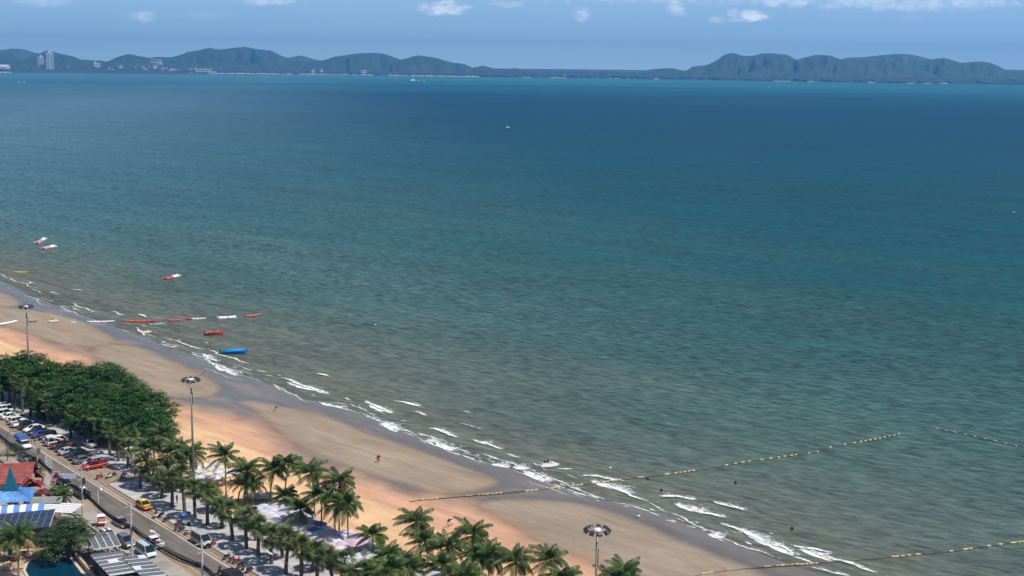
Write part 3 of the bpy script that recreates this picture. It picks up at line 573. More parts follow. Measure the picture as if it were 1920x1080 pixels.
# coconut palms
CP = [((313,812),(316,885),'spiky dark palm crown touching the right end of the shade trees'),((290,832),(296,905),'low leaning palm behind the kerb row left of the tall mast'),((360,850),(357,915),'small palm directly in front of the tall middle light mast'),((336,842),(338,908),'palm just left of the tall middle light mast'),
 ((424,854),(424,932),'first tall palm right of the middle mast, crown streaming left'),((457,902),(446,944),'short palm low between the first two tall palms'),((465,880),(464,949),'bushy palm second right of the middle mast'),((476,905),(473,951),'short palm with a stray frond over the sand'),
 ((515,880),(506,945),'slim dark palm leaning right over the sand, left of a pair'),((543,868),(533,948),'right palm of the slim leaning pair'),((536,930),(532,962),'dwarf palm standing before the purple umbrellas'),
 ((586,884),(590,968),'palm with ragged crown between the slim pair and the dense clump'),((564,956),(564,1002),'low wide palm in front of the pale umbrellas'),((605,924),(603,1008),'dark palm at the left of the dense clump'),
 ((640,898),(636,1012),'highest palm of the dense clump'),((630,940),(628,1019),'palm with drooping skirt inside the dense clump'),((653,944),(653,1033),'palm of the dense clump with one long frond arching right'),
 ((700,1000),(700,1058),'lone palm in front of the pink umbrellas'),((728,1040),(726,1090),'small dark palm right of the lone palm'),((781,978),(789,1048),'tall palm at the shore end of the first float line'),((797,1018),(804,1060),'lower palm under the tall one by the float line'),
 ((764,1060),(764,1115),'palm at the bottom edge left of the float line palms'),((840,1022),(848,1090),'palm with layered fronds left of the windswept palm'),((888,1000),(890,1085),'windswept palm with a brown tattered frond'),((894,1046),(895,1110),'palm under the windswept palm'),
 ((829,1056),(829,1120),'palm at the bottom edge with dark upright fronds'),((916,1040),(917,1110),'palm with dead fronds sticking out right'),((967,1052),(968,1125),'round headed palm at the bottom edge'),((1031,1046),(1034,1120),'well formed palm standing alone against the wet sand'),
 ((1056,1080),(1058,1150),'palm top just showing below the lone beach palm'),((1170,1076),(1172,1160),'rightmost palm top at the bottom edge beyond the near mast'),((1150,1092),(1146,1170),'low palm top left of the rightmost palm'),((700,1078),(702,1140),'palm crown at the bottom edge under the pink umbrellas'),((735,1062),(738,1130),'palm crown between the pink umbrellas and the float line'),((870,1078),(872,1140),'palm crown cut by the bottom edge')]
for i, (hb, bs, ex) in enumerate(CP): coco_palm(hb, 'coconut palm, '+ex, base=bs, seed=i+1, rz=(i*.7) % .8-.4, sc=.80 if i in (5,7,10,18) else .98)
coco_palm((40,1000), 'coconut palm rising beside the swimming pool with a leaning grey trunk', base=(35,1085), seed=44, sc=.95, group='palms in the hotel garden')
coco_palm((21,1012), 'low bright green palm behind the pool deck, arching leaf catching sun', h_=3.5, seed=45, sc=.7, group='palms in the hotel garden')
coco_palm((52,1012), 'small light green palm beside the brown planter near the pool', h_=2.6, seed=46, sc=.4, group='palms in the hotel garden')
coco_palm((121,926), 'twin topped palm beside the white striped awning, right stem', base=(119,962), seed=47, sc=.62, group='palms in the hotel garden')
coco_palm((113,918), 'shorter palm stem behind the twin topped palm near the white awning', base=(111,955), seed=48, sc=.5, group='palms in the hotel garden')
# ------------------------------------------------------------------ POLES, CABLES, LIGHT MASTS
m_conc = mat('pole_concrete', (.42,.40,.37), .85, var=.25, vs=1.5); m_steel = mat('galvanised_steel', (.22,.215,.21), .5, .5, var=.2, vs=2); m_dks = mat('dark_lamp_housing', (.035,.037,.045), .5, var=.2)
m_cable = mat('black_cable', (.015,.015,.017), .6); m_ins = mat('insulator_brown', (.10,.06,.05), .4); m_wht = mat('white_paint', (.78,.78,.77), .35, var=.06); m_gl = mat('lamp_glass', (.5,.52,.55), .15)
def light_mast(base, top, label, seed):
    b_ = G(*base); hh = 22.5 if top is None else H*(1-(top[1]-horiz(top[0]))/(base[1]-horiz(base[0])))
    t = thing('light_mast', label, 'light mast', b_, 0, 'tall floodlight masts along the beach')
    MB().tube([(0,0,0),(0,0,hh*.5),(0,0,hh)], [.26,.20,.13], 10).build('pole', m_steel, t, True)
    MB().box((0,0,.2), (.9,.9,.4)).build('base_plate', m_conc, t); MB().box((.12,0,hh-3.4), (.22,.22,2.2)).build('winch_cover', m_dks, t)
    mb = MB(); n_ = 20; R_ = 1.12
    mb.tube([(R_*math.cos(2*math.pi*i/n_), R_*math.sin(2*math.pi*i/n_), hh+.1) for i in range(n_+1)], .05, 5, cap=False)
    for i in range(4): a = i*math.pi/2+.3; mb.tube([(0,0,hh+.1),(R_*math.cos(a), R_*math.sin(a), hh+.1)], .05, 5)
    mb.build('ring', m_steel, t); MB().tube([(0,0,hh),(0,0,hh+.35)], [.55,.45], 12).build('hub_drum', m_wht, t, True)
    MB().tube([(0,0,hh+.35),(0,0,hh+1.15)], .025, 4).build('lightning_rod', m_steel, t)
    for i in range(9):
        a = 2*math.pi*i/9+seed; c_, s_ = math.cos(a), math.sin(a)
        o = link('floodlight', FLOOD, t, (c_*1.5, s_*1.5, hh+.15), (0, .75, a))
        link('lamp_lens', FLENS, o, (0,0,0))
FLOOD = MB().box((0,0,0), (.64,.62,.34), tx=.75, ty=.85).mesh('floodlight', m_dks); FLENS = MB().box((0,0,-.195), (.52,.5,.03)).mesh('lamp_lens', m_gl)
light_mast((57,749), (57,571), 'leftmost floodlight mast, rising from behind the shade trees against wet sand', .1)
light_mast((364,929), (361,705), 'middle floodlight mast, standing above the kerb palms and the orange sand', .4)
light_mast((1113,1308), (1120,978), 'nearest floodlight mast at the bottom, right of the coconut palms', .0)
PS = [-160.5,-182.8,-206,-229.5,-253.3,-277.5,-301,-325]; PN = [87.6,87.7,86.4,87.4,88.0,88.2,88.4,88.4]
PL = ['below the bottom frame edge','at the bottom edge beside the dark pickup','white, between the solar carport and the white pickup','behind the round green tree','by the black vehicle and the white banner','beside the blue topped lorry','left of the lorry near the frame edge','beyond the left frame edge']
pt = []
for i, (s_, n_) in enumerate(zip(PS, PN)):
    p = RD(s_, n_); pt.append(p)
    t = thing('utility_pole', 'concrete power pole '+PL[i], 'utility pole', p, RANG, 'concrete power poles on the near pavement')
    MB().loft([[(x*w_, y*w_, z) for x, y in ((-1,-1),(1,-1),(1,1),(-1,1))] for w_, z in ((.17,0),(.11,8.9))]).build('pole', m_conc, t)
    MB().box((0,-.15,8.35), (.1,1.9,.12)).add([], []).build('crossarm', m_conc, t); MB().box((0,-.15,6.9), (.1,1.2,.1)).build('crossarm', m_conc, t)
    for y in (-.95,-.4,.5,): MB().tube([(0,y,8.41),(0,y,8.75)], [.09,.05], 6).build('insulator', m_ins, t)
    if i in (3,4,5): MB().tube([(.2,.3,6.0),(.2,.3,7.1)], .28, 8).build('transformer', m_dks if i != 4 else m_steel, t)
rn = random.Random(5); mb = MB(); mb2 = MB()
for i in range(len(pt)-1):
    a, b_ = pt[i], pt[i+1]
    for j in range(17):                  # the drooping bundle of phone cables
        z = 4.6+rn.uniform(-.35,.45); sg = rn.uniform(.5,1.1); oy = NV*rn.uniform(.05,.3)
        mb.tube([a.lerp(b_, q/8)+oy+Vector((0,0,z-4*sg*(q/8)*(1-q/8))) for q in range(9)], rn.uniform(.03,.065), 4, cap=False)
    for y in (-.95,-.4,.5): mb2.tube([a.lerp(b_, q/8)+NV*y+Vector((0,0,8.75-1.6*(q/8)*(1-q/8))) for q in range(9)], .016, 3, cap=False)
    for j in range(2):
        o_ = a.lerp(b_, .12); mb.tube([o_+NV*.2+Vector((.35*math.cos(q*.7), 0, 4.4+.35*math.sin(q*.7))) for q in range(10)], .03, 4, cap=False)
tag(mb.build('phone_cable_bundle', m_cable), 'thick sagging black bundle of cables along the near side of the road', 'cable')
tag(mb2.build('power_line', m_cable), 'three thin wires strung between the tops of the concrete poles', 'cable')
def street_light(base, head, hz_, label, seed=0):
    b_, hd = (base if isinstance(base, Vector) else G(*base)), G(head[0], head[1], hz_); t = thing('street_lamp', label, 'street lamp', b_, 0, 'curved arm street lamps')
    d = Vector((hd.x-b_.x, hd.y-b_.y, 0)); L_ = d.length; d.normalize(); P_ = lambda r_, z: (d.x*r_, d.y*r_, z)
    MB().tube([(0,0,0),(0,0,hz_-1.6),P_(L_*.06, hz_-.8),P_(L_*.22, hz_-.15),P_(L_*.5, hz_+.02),P_(L_*.85, hz_)], [.1,.07,.06,.055,.05,.045], 7).build('pole', m_wht if seed else m_steel, t, True)
    MB().loft([[(d.x*r_-d.y*y*w_, d.y*r_+d.x*y*w_, hz_+z*h_) for y, z in ((-1,-.3),(1,-.3),(.7,.6),(-.7,.6))] for r_, w_, h_ in ((L_*.8,.08,.1),(L_*.9,.2,.16),(L_*1.1,.12,.08))]).build('lamp_head', m_wht, t)
street_light(RD(-224.5,88.3), (190,919), 7.2, 'street lamp whose white arm curves over the road near the dark car', 1)
street_light((552,1160), (502,1035), 8.0, 'street lamp with a long arm in front of the lower kerb palms')
street_light(RD(-272,88.4), (108,822), 7.0, 'thin street lamp over the road right of the blue topped lorry')
def signal(px, py, z, label, k_):        # small dark signal or lamp clusters standing over the kerb
    b_ = G(px, py, z); t = thing('lantern_post', label, 'lamp post', (b_.x, b_.y, 0), RANG, 'small dark lantern posts')
    MB().tube([(0,0,0),(0,0,z)], .05, 6).build('post', m_steel, t); MB().box((0,0,z), (1.3,.06,.06)).build('crossbar', m_steel, t)
    for x in (-.6, .6): MB().tube([(x,0,z-.1),(x,0,z+.4)], [.13,.09], 8).build('lantern', m_dks, t)
# ------------------------------------------------------------------ VEHICLES
m_glass = mat('car_glass', (.012,.015,.02), .06, var=.05, spec=.7); m_tyre = mat('tyre_rubber', (.018,.018,.018), .85); m_rim = mat('wheel_rim', (.35,.35,.36), .35, .7); m_red_l = mat('tail_light', (.35,.02,.02), .3); m_hl = mat('head_light', (.75,.76,.78), .15); m_trim = mat('black_trim', (.02,.02,.022), .6)
PAINT = {}
def paint(n_, c): return mat('car_paint_'+n_, c, .32, .0, var=.05, spec=.5, coat=.6)
WH, BK, SV, GY, RD_, MR, BL_, YL, GO = paint('white', (.78,.78,.77)), paint('black', (.012,.012,.015)), paint('silver', (.42,.43,.45)), paint('grey', (.13,.14,.15)), paint('red', (.38,.015,.015)), paint('maroon', (.17,.012,.018)), paint('blue', (.02,.06,.35)), paint('taxi_yellow', (.75,.50,.02)), paint('sandgrey', (.26,.24,.20))
OR_ = paint('taxi_orange', (.62,.14,.03)); LB = paint('pale_blue', (.45,.56,.62))
WHEEL = MB().tube([(0,-.11,0),(0,.11,0)], .33, 14).mesh('tyre', m_tyre); RIM = MB().tube([(0,-.12,0),(0,.12,0)], .2, 10).mesh('rim', m_rim)
def ring(x, w_, z0, z1, bv=.12): return [(x, y*w_, z) for y, z in ((-1+bv,z0),(1-bv,z0),(1,z0+(z1-z0)*.2),(1,z0+(z1-z0)*.72),(1-bv*1.2,z1),(-1+bv*1.2,z1),(-1,z0+(z1-z0)*.72),(-1,z0+(z1-z0)*.2))]
KIND = {  # body stations (x, half width, bottom, top); greenhouse side profile; width
 'sedan': ([(-2.25,.66,.42,.80),(-2.12,.80,.28,.98),(-1.55,.86,.22,1.03),(-.3,.88,.2,.96),(.95,.88,.2,.94),(1.7,.85,.22,.84),(2.1,.78,.28,.72),(2.25,.64,.4,.6)], [(-1.85,.98),(-1.1,1.42),(.15,1.45),(1.15,.92)], (-1.4,1.4)),
 'suv': ([(-2.2,.76,.42,.95),(-2.1,.86,.32,1.15),(-1.3,.91,.28,1.18),(0,.92,.26,1.12),(1.0,.92,.26,1.1),(1.75,.88,.28,1.02),(2.15,.82,.34,.85),(2.28,.7,.45,.7)], [(-2.1,1.12),(-1.85,1.74),(.2,1.78),(1.2,1.08)], (-1.38,1.42)),
 'hatch': ([(-1.85,.70,.38,.92),(-1.75,.80,.28,1.06),(-1.1,.84,.24,1.06),(0,.85,.22,1.0),(.8,.85,.22,.98),(1.4,.82,.24,.88),(1.75,.76,.3,.72),(1.88,.62,.4,.6)], [(-1.78,1.02),(-1.35,1.48),(.1,1.52),(1.05,.96)], (-1.15,1.2)),
 'van': ([(-2.35,.84,.4,1.1),(-2.3,.9,.3,1.2),(-1,.92,.28,1.2),(.5,.92,.28,1.2),(1.6,.92,.28,1.16),(2.05,.9,.3,1.05),(2.35,.8,.4,.8),(2.42,.7,.45,.7)], [(-2.32,1.15),(-2.2,1.96),(1.0,2.0),(1.98,1.08)], (-1.45,1.5)),
 'pickup': ([(-2.5,.84,.5,1.0),(-2.42,.88,.42,1.08),(-1,.9,.36,1.08),(.3,.9,.34,1.08),(1.2,.9,.34,1.06),(1.9,.88,.36,1.0),(2.4,.82,.42,.85),(2.52,.7,.5,.7)], [(-.72,1.04),(-.55,1.66),(.55,1.7),(1.35,1.04)], (-1.55,1.6))}
def car(kind, p, rz, pm, label, cat='car', group=None, roofm=None, name=None, z=.04):
    st, gh, wx = KIND[kind]; t = thing(name or {'sedan':'sedan_car','suv':'suv_car','hatch':'hatchback_car','van':'passenger_van','pickup':'pickup_truck'}[kind], label, cat, (p[0], p[1], z), rz, group)
    b_ = MB().loft([ring(*s) for s in st]).build('body', pm, t); w_ = max(s[1] for s in st)
    (x0,za),(x1,zb),(x2,zc),(x3,zd) = gh; wb, wt = w_*.94, w_*.76
    MB().add([(x0,-wb,za-.05),(x3,-wb,zd-.05),(x2,-wt,zc),(x1,-wt,zb),(x0,wb,za-.05),(x3,wb,zd-.05),(x2,wt,zc),(x1,wt,zb)], [(0,1,2,3),(7,6,5,4),(0,3,7,4),(1,5,6,2),(3,2,6,7),(0,4,5,1)]).build('window_glass', m_glass, t)
    rm = roofm or pm; MB().loft([[(x, y*wt*k_, z_+dz) for y, dz in ((-1,0),(1,0),(.8,.05),(-.8,.05))] for x, z_, k_ in ((x1-.1,zb-.03,1.0),((x1+x2)/2,max(zb,zc)+.01,1.04),(x2+.08,zc-.03,1.0))]).build('roof', rm, t)
    for sy in (-1,1):
        for (xa, z_a, xb, z_b) in ((x0,za,x1,zb),(x3,zd,x2,zc)): MB().tube([(xa,sy*wb*1.0,z_a-.03),(xb,sy*wt*1.01,z_b)], .045, 4).build('pillar', rm, t)
        for xm in ([(x1*.55+x2*.45)] if kind != 'van' else [-.9,.3]): MB().tube([(xm,sy*wb*1.005,za-.03),(xm,sy*wt*1.01,zb)], .045, 4).build('pillar', rm, t)
    for x in wx:
        for sy in (-1,1): wl_ = link('wheel', WHEEL, t, (x, sy*(w_-.1), .33)); link('rim', RIM, wl_, (0, sy*.02, 0))
    zf, zr = (st[-2][2]+st[-2][3])/2+.06, (st[0][2]+st[0][3])/2+.12
    for sy in (-1,1):
        MB().box((st[-2][0]+.04, sy*st[-2][1]*.74, zf), (.16,.3,.14)).build('headlight', m_hl, t); MB().box((st[0][0]+.03, sy*st[0][1]*.82, zr), (.14,.2,.2)).build('tail_light', m_red_l, t)
        MB().box((gh[3][0]-.25, sy*(w_+.08), gh[3][1]+.05), (.1,.16,.12)).build('side_mirror', pm, t)
    MB().box((st[-1][0]-.02, 0, .48), (.06,.9,.14)).build('grille', m_trim, t); MB().box((st[0][0]-.01, 0, .62), (.04,.44,.14)).build('number_plate', m_wht, t)
    if kind == 'pickup': MB().box((-1.58,0,1.062), (1.6,1.5,.06)).build('cargo_bed', m_trim, t); [MB().box((-1.58, sy*.82, 1.14), (1.72,.1,.16)).build('bed_rail', pm, t) for sy in (-1,1)]; MB().box((-2.44,0,1.12), (.1,1.6,.2)).build('tailgate', pm, t)
    return t
# parked in the angled bay: from the left frame edge to the palms; s along the kerb
PARK = [(-320,'suv',WH,'white sports utility car cut by the left frame edge'),(-317.2,'van',WH,'white van second from the left frame edge'),(-314.4,'suv',WH,'white high-roofed car third from the left frame edge'),(-311.6,'sedan',WH,'white sedan with dark windows, fourth from the left'),
 (-308.8,'sedan',WH,'white sedan nosing out beside the fourth, in the white run'),(-306,'suv',WH,'white estate-like car, last but one of the white run'),(-303.2,'pickup',WH,'white pickup at the end of the white run, dark car behind'),(-300.5,'suv',BK,'black high car right of the white run'),
 (-297.8,'sedan',WH,'single white sedan between two dark cars'),(-295,'sedan',BK,'black sedan right of the single white sedan'),(-292.3,'sedan',BL_,'bright blue car among black ones'),(-289.6,'suv',BK,'black high car right of the bright blue car'),(-286.9,'hatch',WH,'white hatchback left of the white van in the middle'),(-284.2,'van',WH,'white van directly left of the maroon pickup'),
 (-281.4,'pickup',MR,'maroon pickup in the middle of the car park'),(-278.6,'hatch',BK,'small black hatchback right of the maroon pickup'),(-276,'sedan',SV,'silver sedan between black cars'),(-273.5,'sedan',BK,'glossy black sedan right of the silver sedan'),(-270.8,'suv',BK,'black high car left of the grey blue car'),(-268.2,'sedan',GY,'grey blue sedan with bright roof by the red car'),(-265.4,'hatch',SV,'silver hatchback just behind the red pickup'),(-262.8,'pickup',RD_,'bright red pickup at the right end of the car park')]
rn = random.Random(3)
for i, (s_, kd, pm, lb) in enumerate(PARK):
    p = RD(s_+6.4+rn.uniform(-.1,.1), 100.5+rn.uniform(-.25,.35)); car(kd, p, RANG+math.pi/2+.06+(math.pi if rn.random() < .6 else 0)+rn.uniform(-.04,.04), pm, lb, 'pickup' if kd == 'pickup' else 'van' if kd == 'van' else 'car', 'cars parked side by side in the beach car park')
for s_, n_, pm, lb in ((-300,105.9,BK,'dark car in the shade behind the parked row, left of two'),(-272,105.6,SV,'pale car roof in the shade behind the black cars')): car('sedan', RD(s_,n_), RANG+.1, pm, lb, z=.17)
def road_car(kind, px, py, toward, pm, label, cat='car', **kw):
    return car(kind, G(px, py, .5), RANG+(0 if toward else math.pi)+kw.pop('dr', 0), pm, label, cat, **kw)
t = road_car('sedan', 270, 948, True, OR_, 'yellow and orange taxi waiting beside the promenade kerb', 'taxi', roofm=YL, name='taxi'); MB().box((-.3,0,1.55), (.14,.5,.14)).build('roof_sign', m_wht, t)
MB().box((1.45,0,.925), (1.1,1.4,.02)).build('bonnet', YL, t)
road_car('sedan', 227, 981, True, GO, 'grey gold sedan driving towards the white pickup')
road_car('pickup', 153, 926, False, BK, 'black pickup with white roof strip on the near lane', 'pickup', roofm=WH)
t = road_car('pickup', 288, 1019, False, WH, 'white pickup with a loaded cargo bed heading up the road', 'pickup', group=None)
MB().blob((-1.5,.25,1.25), (.45,.35,.25), 3).build('cargo', mat('red_cargo', (.35,.06,.05), .8), t, True); MB().box((-1.9,-.3,1.25), (.6,.5,.3)).build('cargo', mat('brown_box', (.3,.2,.12), .9), t); MB().box((-1.1,-.35,1.22), (.5,.5,.26)).build('cargo', m_wht, t)
road_car('van', 274, 1036, True, LB, 'pale silver blue van parked on the near forecourt below the white pickup', 'van'); road_car('suv', 236, 1018, True, GY, 'dark grey car parked between the solar carport and the white pole')
road_car('van', 378, 1015, True, SV, 'silver van parked by the kerb in front of the fan palms', 'van'); road_car('pickup', 440, 1083, True, BK, 'dark pickup entering at the bottom edge of the road', 'pickup')
road_car('suv', 120, 905, True, BK, 'black car with cream roof standing behind the white banner', roofm=paint('cream', (.62,.52,.34))); road_car('sedan', 57, 869, True, BK, 'dark car with cream yellow roof on the near roadside', roofm=MATS['car_paint_cream'])
road_car('sedan', 36, 880, True, RD_, 'red sedan behind the red roof at the left edge'); road_car('suv', 104, 926, False, WH, 'white car half hidden left of the twin topped palm', z=.05)
road_car('sedan', 202, 1004, True, WH, 'white car on the forecourt above the upper solar carport', z=.05); road_car('sedan', 47, 862, True, GY, 'grey car just left of the cream roofed car', z=.04)
# covered pickup bus
p = G(44, 834, .6); t = thing('covered_pickup_bus', 'white pickup bus with a blue canopy over its rear benches', 'bus', (p.x, p.y, .04), RANG+.02)
MB().loft([ring(*s) for s in [(-2.6,.84,.5,.95),(-2.5,.9,.42,1.0),(0,.92,.36,1.0),(.9,.92,.36,1.06),(1.8,.9,.36,1.0),(2.4,.84,.42,.85),(2.55,.7,.5,.7)]]).build('body', WH, t)
MB().add([(.15,-.86,1.0),(1.4,-.86,1.0),(.95,-.7,1.66),(.3,-.7,1.66),(.15,.86,1.0),(1.4,.86,1.0),(.95,.7,1.66),(.3,.7,1.66)], [(0,1,2,3),(7,6,5,4),(0,3,7,4),(1,5,6,2),(3,2,6,7)]).build('window_glass', m_glass, t)
MB().box((.62,0,1.69), (.85,1.42,.07)).build('roof', WH, t)
MB().loft([[(x, y*1.0, z_) for y, z_ in ((-1,1.75),(-1,2.25),(-.8,2.5),(0,2.62),(.8,2.5),(1,2.25),(1,1.75))] for x in (-2.75,-2.6,.1,.45)]).build('canopy', mat('blue_canvas', (.05,.13,.30), .7, var=.3, vs=1.5), t)
for x in (-2.6,-1.6,-.6,.05):
    for sy in (-1,1): MB().tube([(x,sy*.9,.95),(x,sy*.92,1.9)], .03, 5).build('canopy_post', m_steel, t)
for sy in (-1,1):
    MB().box((-1.3,sy*.6,1.2), (2.2,.35,.1)).build('bench', m_trim, t); MB().box((2.42,sy*.62,.75), (.16,.28,.14)).build('headlight', m_hl, t)
    for x in (-1.6,1.65): wl_ = link('wheel', WHEEL, t, (x, sy*.82, .33)); link('rim', RIM, wl_, (0,sy*.02,0))
# ------------------------------------------------------------------ PEOPLE
SKIN = mat('skin', (.36,.20,.13), .6, var=.08)
HAIR = mat('dark_hair', (.02,.015,.012), .7)
def body_mesh(pose):
    J = {'stand': dict(pel=(0,0,.95), ch=(0,0,1.32), nk=(0,0,1.50), hd=(.01,0,1.63), kl=(.03,.11,.50), fl=(-.02,.12,.07), tl=(.12,.13,.03), kr=(.02,-.11,.50), fr=(-.02,-.13,.07), tr=(.12,-.14,.03), sl=(0,.19,1.42), el=(-.03,.26,1.14), hl=(.06,.27,.90), sr=(0,-.19,1.42), er=(-.03,-.26,1.14), hr=(.06,-.27,.90)),
         'walk': dict(pel=(0,0,.93), ch=(.03,0,1.30), nk=(.05,0,1.48), hd=(.08,0,1.61), kl=(.22,.10,.52), fl=(.28,.10,.08), tl=(.42,.11,.08), kr=(-.08,-.10,.50), fr=(-.38,-.11,.14), tr=(-.28,-.12,.04), sl=(.04,.19,1.40), el=(-.12,.26,1.15), hl=(-.05,.26,.93), sr=(.04,-.19,1.40), er=(.14,-.26,1.16), hr=(.32,-.24,1.02)),
         'sit': dict(pel=(0,0,.0), ch=(.02,0,.38), nk=(.05,0,.56), hd=(.07,0,.70), kl=(.42,.17,.02), fl=(.34,.18,-.40), tl=(.48,.19,-.44), kr=(.42,-.17,.02), fr=(.34,-.18,-.40), tr=(.48,-.19,-.44), sl=(.04,.19,.48), el=(.18,.27,.26), hl=(.42,.22,.26), sr=(.04,-.19,.48), er=(.18,-.27,.26), hr=(.42,-.22,.26)),
         'bend': dict(pel=(0,0,.90), ch=(.30,0,1.08), nk=(.46,0,1.12), hd=(.58,0,1.08), kl=(.06,.13,.48), fl=(-.02,.15,.07), tl=(.12,.16,.03), kr=(.04,-.13,.48), fr=(-.04,-.15,.07), tr=(.10,-.16,.03), sl=(.38,.18,1.10), el=(.46,.22,.82), hl=(.50,.16,.56), sr=(.38,-.18,1.10), er=(.46,-.22,.82), hr=(.50,-.16,.56))}[pose]
    keys = list(J); idx = {k_: i for i, k_ in enumerate(keys)}
    E_ = [('pel','ch'),('ch','nk'),('nk','hd'),('pel','kl'),('kl','fl'),('fl','tl'),('pel','kr'),('kr','fr'),('fr','tr'),('ch','sl'),('sl','el'),('el','hl'),('ch','sr'),('sr','er'),('er','hr')]
    R_ = dict(pel=.15, ch=.15, nk=.06, hd=.105, kl=.065, fl=.045, tl=.035, kr=.065, fr=.045, tr=.035, sl=.065, el=.042, hl=.035, sr=.065, er=.042, hr=.035)
    me = bpy.data.meshes.new('body_base'); vs = [J[k_] for k_ in keys]; ed = [(idx[a], idx[b]) for a, b in E_]
    hd, nk = Vector(J['hd']), Vector(J['nk']); vs.append(tuple(hd+(hd-nk).normalized()*.12)); ed.append((idx['hd'], len(vs)-1))
    me.from_pydata(vs, ed, []); o = bpy.data.objects.new('body_base', me); COL.objects.link(o)
    o.modifiers.new('s', 'SKIN'); sv = me.skin_vertices[0].data
    for k_, i in idx.items(): sv[i].radius = (R_[k_],)*2
    sv[len(vs)-1].radius = (.07,.07); sv[0].use_root = True
    o.modifiers.new('u', 'SUBSURF').levels = 1
    dg = bpy.context.evaluated_depsgraph_get(); out = bpy.data.meshes.new_from_object(o.evaluated_get(dg)); bpy.data.objects.remove(o); out.name = 'body'
    return out, J
BODY = {p_: body_mesh(p_) for p_ in ('stand', 'walk', 'sit', 'bend')}
def person(pose, loc, rz, label, top, low, group=None, hat=None, sc=1.0):
    me, J = BODY[pose]; me = me.copy(); me.materials.clear()
    for q in (SKIN, top, low, HAIR): me.materials.append(q)
    pel, ch, nk, hd = (Vector(J[k_]) for k_ in ('pel','ch','nk','hd')); seg = lambda c, a, b: (c-a-(b-a)*max(0, min(1, (c-a).dot(b-a)/(b-a).length_squared))).length
    for f in me.polygons:
        c = f.center; d = {0: min(seg(c, Vector(J[a]), Vector(J[b])) for a, b in (('kl','fl'),('kr','fr'),('el','hl'),('er','hr'),('nk','hd')))}
        d[1] = min(seg(c, pel.lerp(ch,.4), nk.lerp(ch,.3)), seg(c, Vector(J['sl']), Vector(J['sl']).lerp(Vector(J['el']),.7)), seg(c, Vector(J['sr']), Vector(J['sr']).lerp(Vector(J['er']),.7)))
        d[2] = min(seg(c, pel, pel.lerp(Vector(J['k'+s]),.7)) for s in 'lr'); f.material_index = min(d, key=d.get)
        if (c-hd).length < .16 and (c.z > hd.z+.03 or c.x < hd.x-.04): f.material_index = 3
    me.shade_smooth(); t = thing('person', label, 'person', loc, rz, group); t.scale = (sc,)*3; link('body', me, t)
    if hat: MB().cone((hd.x, 0, hd.z+.06), .24, .16, 10).build('hat', hat, t)
    return t
cl = lambda n_, c: mat('cloth_'+n_, c, .85, var=.12)
C_W, C_B, C_R, C_BL, C_Y, C_G, C_P = cl('white',(.7,.7,.7)), cl('black',(.02,.02,.025)), cl('red',(.5,.05,.04)), cl('blue',(.05,.12,.4)), cl('yellow',(.7,.55,.05)), cl('grey',(.2,.2,.22)), cl('pink',(.6,.28,.3))
# ------------------------------------------------------------------ MOTORBIKES
TW = MB().tube([(0,-.05,0),(0,.05,0)], .29, 12).mesh('wheel', m_tyre)
def motorbike(p, rz, pm, label, rider=None, z=.04, group='motorbikes parked along the promenade kerb', lean=.12):
    t = thing('motorbike', label, 'motorbike', (p[0], p[1], z), rz, group); t.rotation_euler.x = lean
    for x in (-.62,.64): wl_ = link('wheel', TW, t, (x,0,.29)); MB().tube([(0,-.06,0),(0,.06,0)], .16, 8).build('rim', m_rim, wl_)
    MB().loft([[(x, y*w_, z_+q*h_) for y, q in ((-1,-.8),(1,-.8),(1,.4),(.5,1),(-.5,1),(-1,.4))] for x, w_, z_, h_ in ((-.85,.05,.70,.05),(-.55,.13,.66,.12),(-.1,.15,.58,.16),(.15,.09,.46,.14),(.38,.12,.62,.26),(.52,.08,.88,.16))]).build('body', pm, t)
    MB().loft([[(x, y*w_, z_+q*.05) for y, q in ((-1,-1),(1,-1),(.8,1),(-.8,1))] for x, w_, z_ in ((-.72,.11,.84),(-.35,.15,.80),(.05,.10,.76))]).build('seat', m_trim, t)
    MB().tube([(.64,0,.29),(.50,0,.75),(.42,0,.98)], .035, 5).tube([(.40,-.33,1.02),(.44,0,.99),(.40,.33,1.02)], .022, 5).build('handlebar', m_steel, t)
    MB().blob((.56,0,.90), (.08,.1,.09), 1).build('headlight', m_hl, t, True); MB().tube([(-.8,-.13,.34),(-.1,-.13,.30)], .05, 6).build('exhaust', m_steel, t)
    for sy in (-1,1): MB().tube([(.40,sy*.2,1.02),(.36,sy*.3,1.2)], .012, 4).box((.36,sy*.31,1.22), (.03,.12,.08)).build('mirror', m_trim, t)
    return t
MBK = [((186,895),RD_,'red motorbike alone beside the bright red pickup'),((205,894),WH,'white scooter left of the blue dressed rider'),((211,891),BK,'black motorbike against the white scooter'),((231,892),BL_,'blue motorbike under the blue dressed rider'),((241,886),MR,'dark red motorbike at the left end of the kerb'),
 ((293,968),WH,'white scooter just right of the taxi'),((303,966),BK,'dark motorbike between the white scooter and the next one'),((313,975),BK,'black motorbike with a bent kickstand right of the white scooter'),((333,991),RD_,'red motorbike under the yellow shirted vendor'),((341,993),BK,'dark motorbike beside the red one at the vendor'),((353,999),SV,'silver motorbike left of the silver van'),
 ((392,1024),BK,'black motorbike touching the front of the silver van'),((399,1022),RD_,'red brown motorbike near the silver van, kerb side'),((425,1045),BK,'dark motorbike first in the lower kerb group'),((434,1050),MR,'maroon motorbike second in the lower kerb group'),((443,1053),RD_,'red motorbike in the middle of the lower kerb group'),((452,1061),BK,'black motorbike fourth in the lower kerb group'),((461,1066),GY,'grey motorbike fifth in the lower kerb group'),((468,1070),BK,'last black motorbike of the lower kerb group'),((457,1073),WH,'white scooter low beside the last kerb motorbikes')]
rn = random.Random(9)
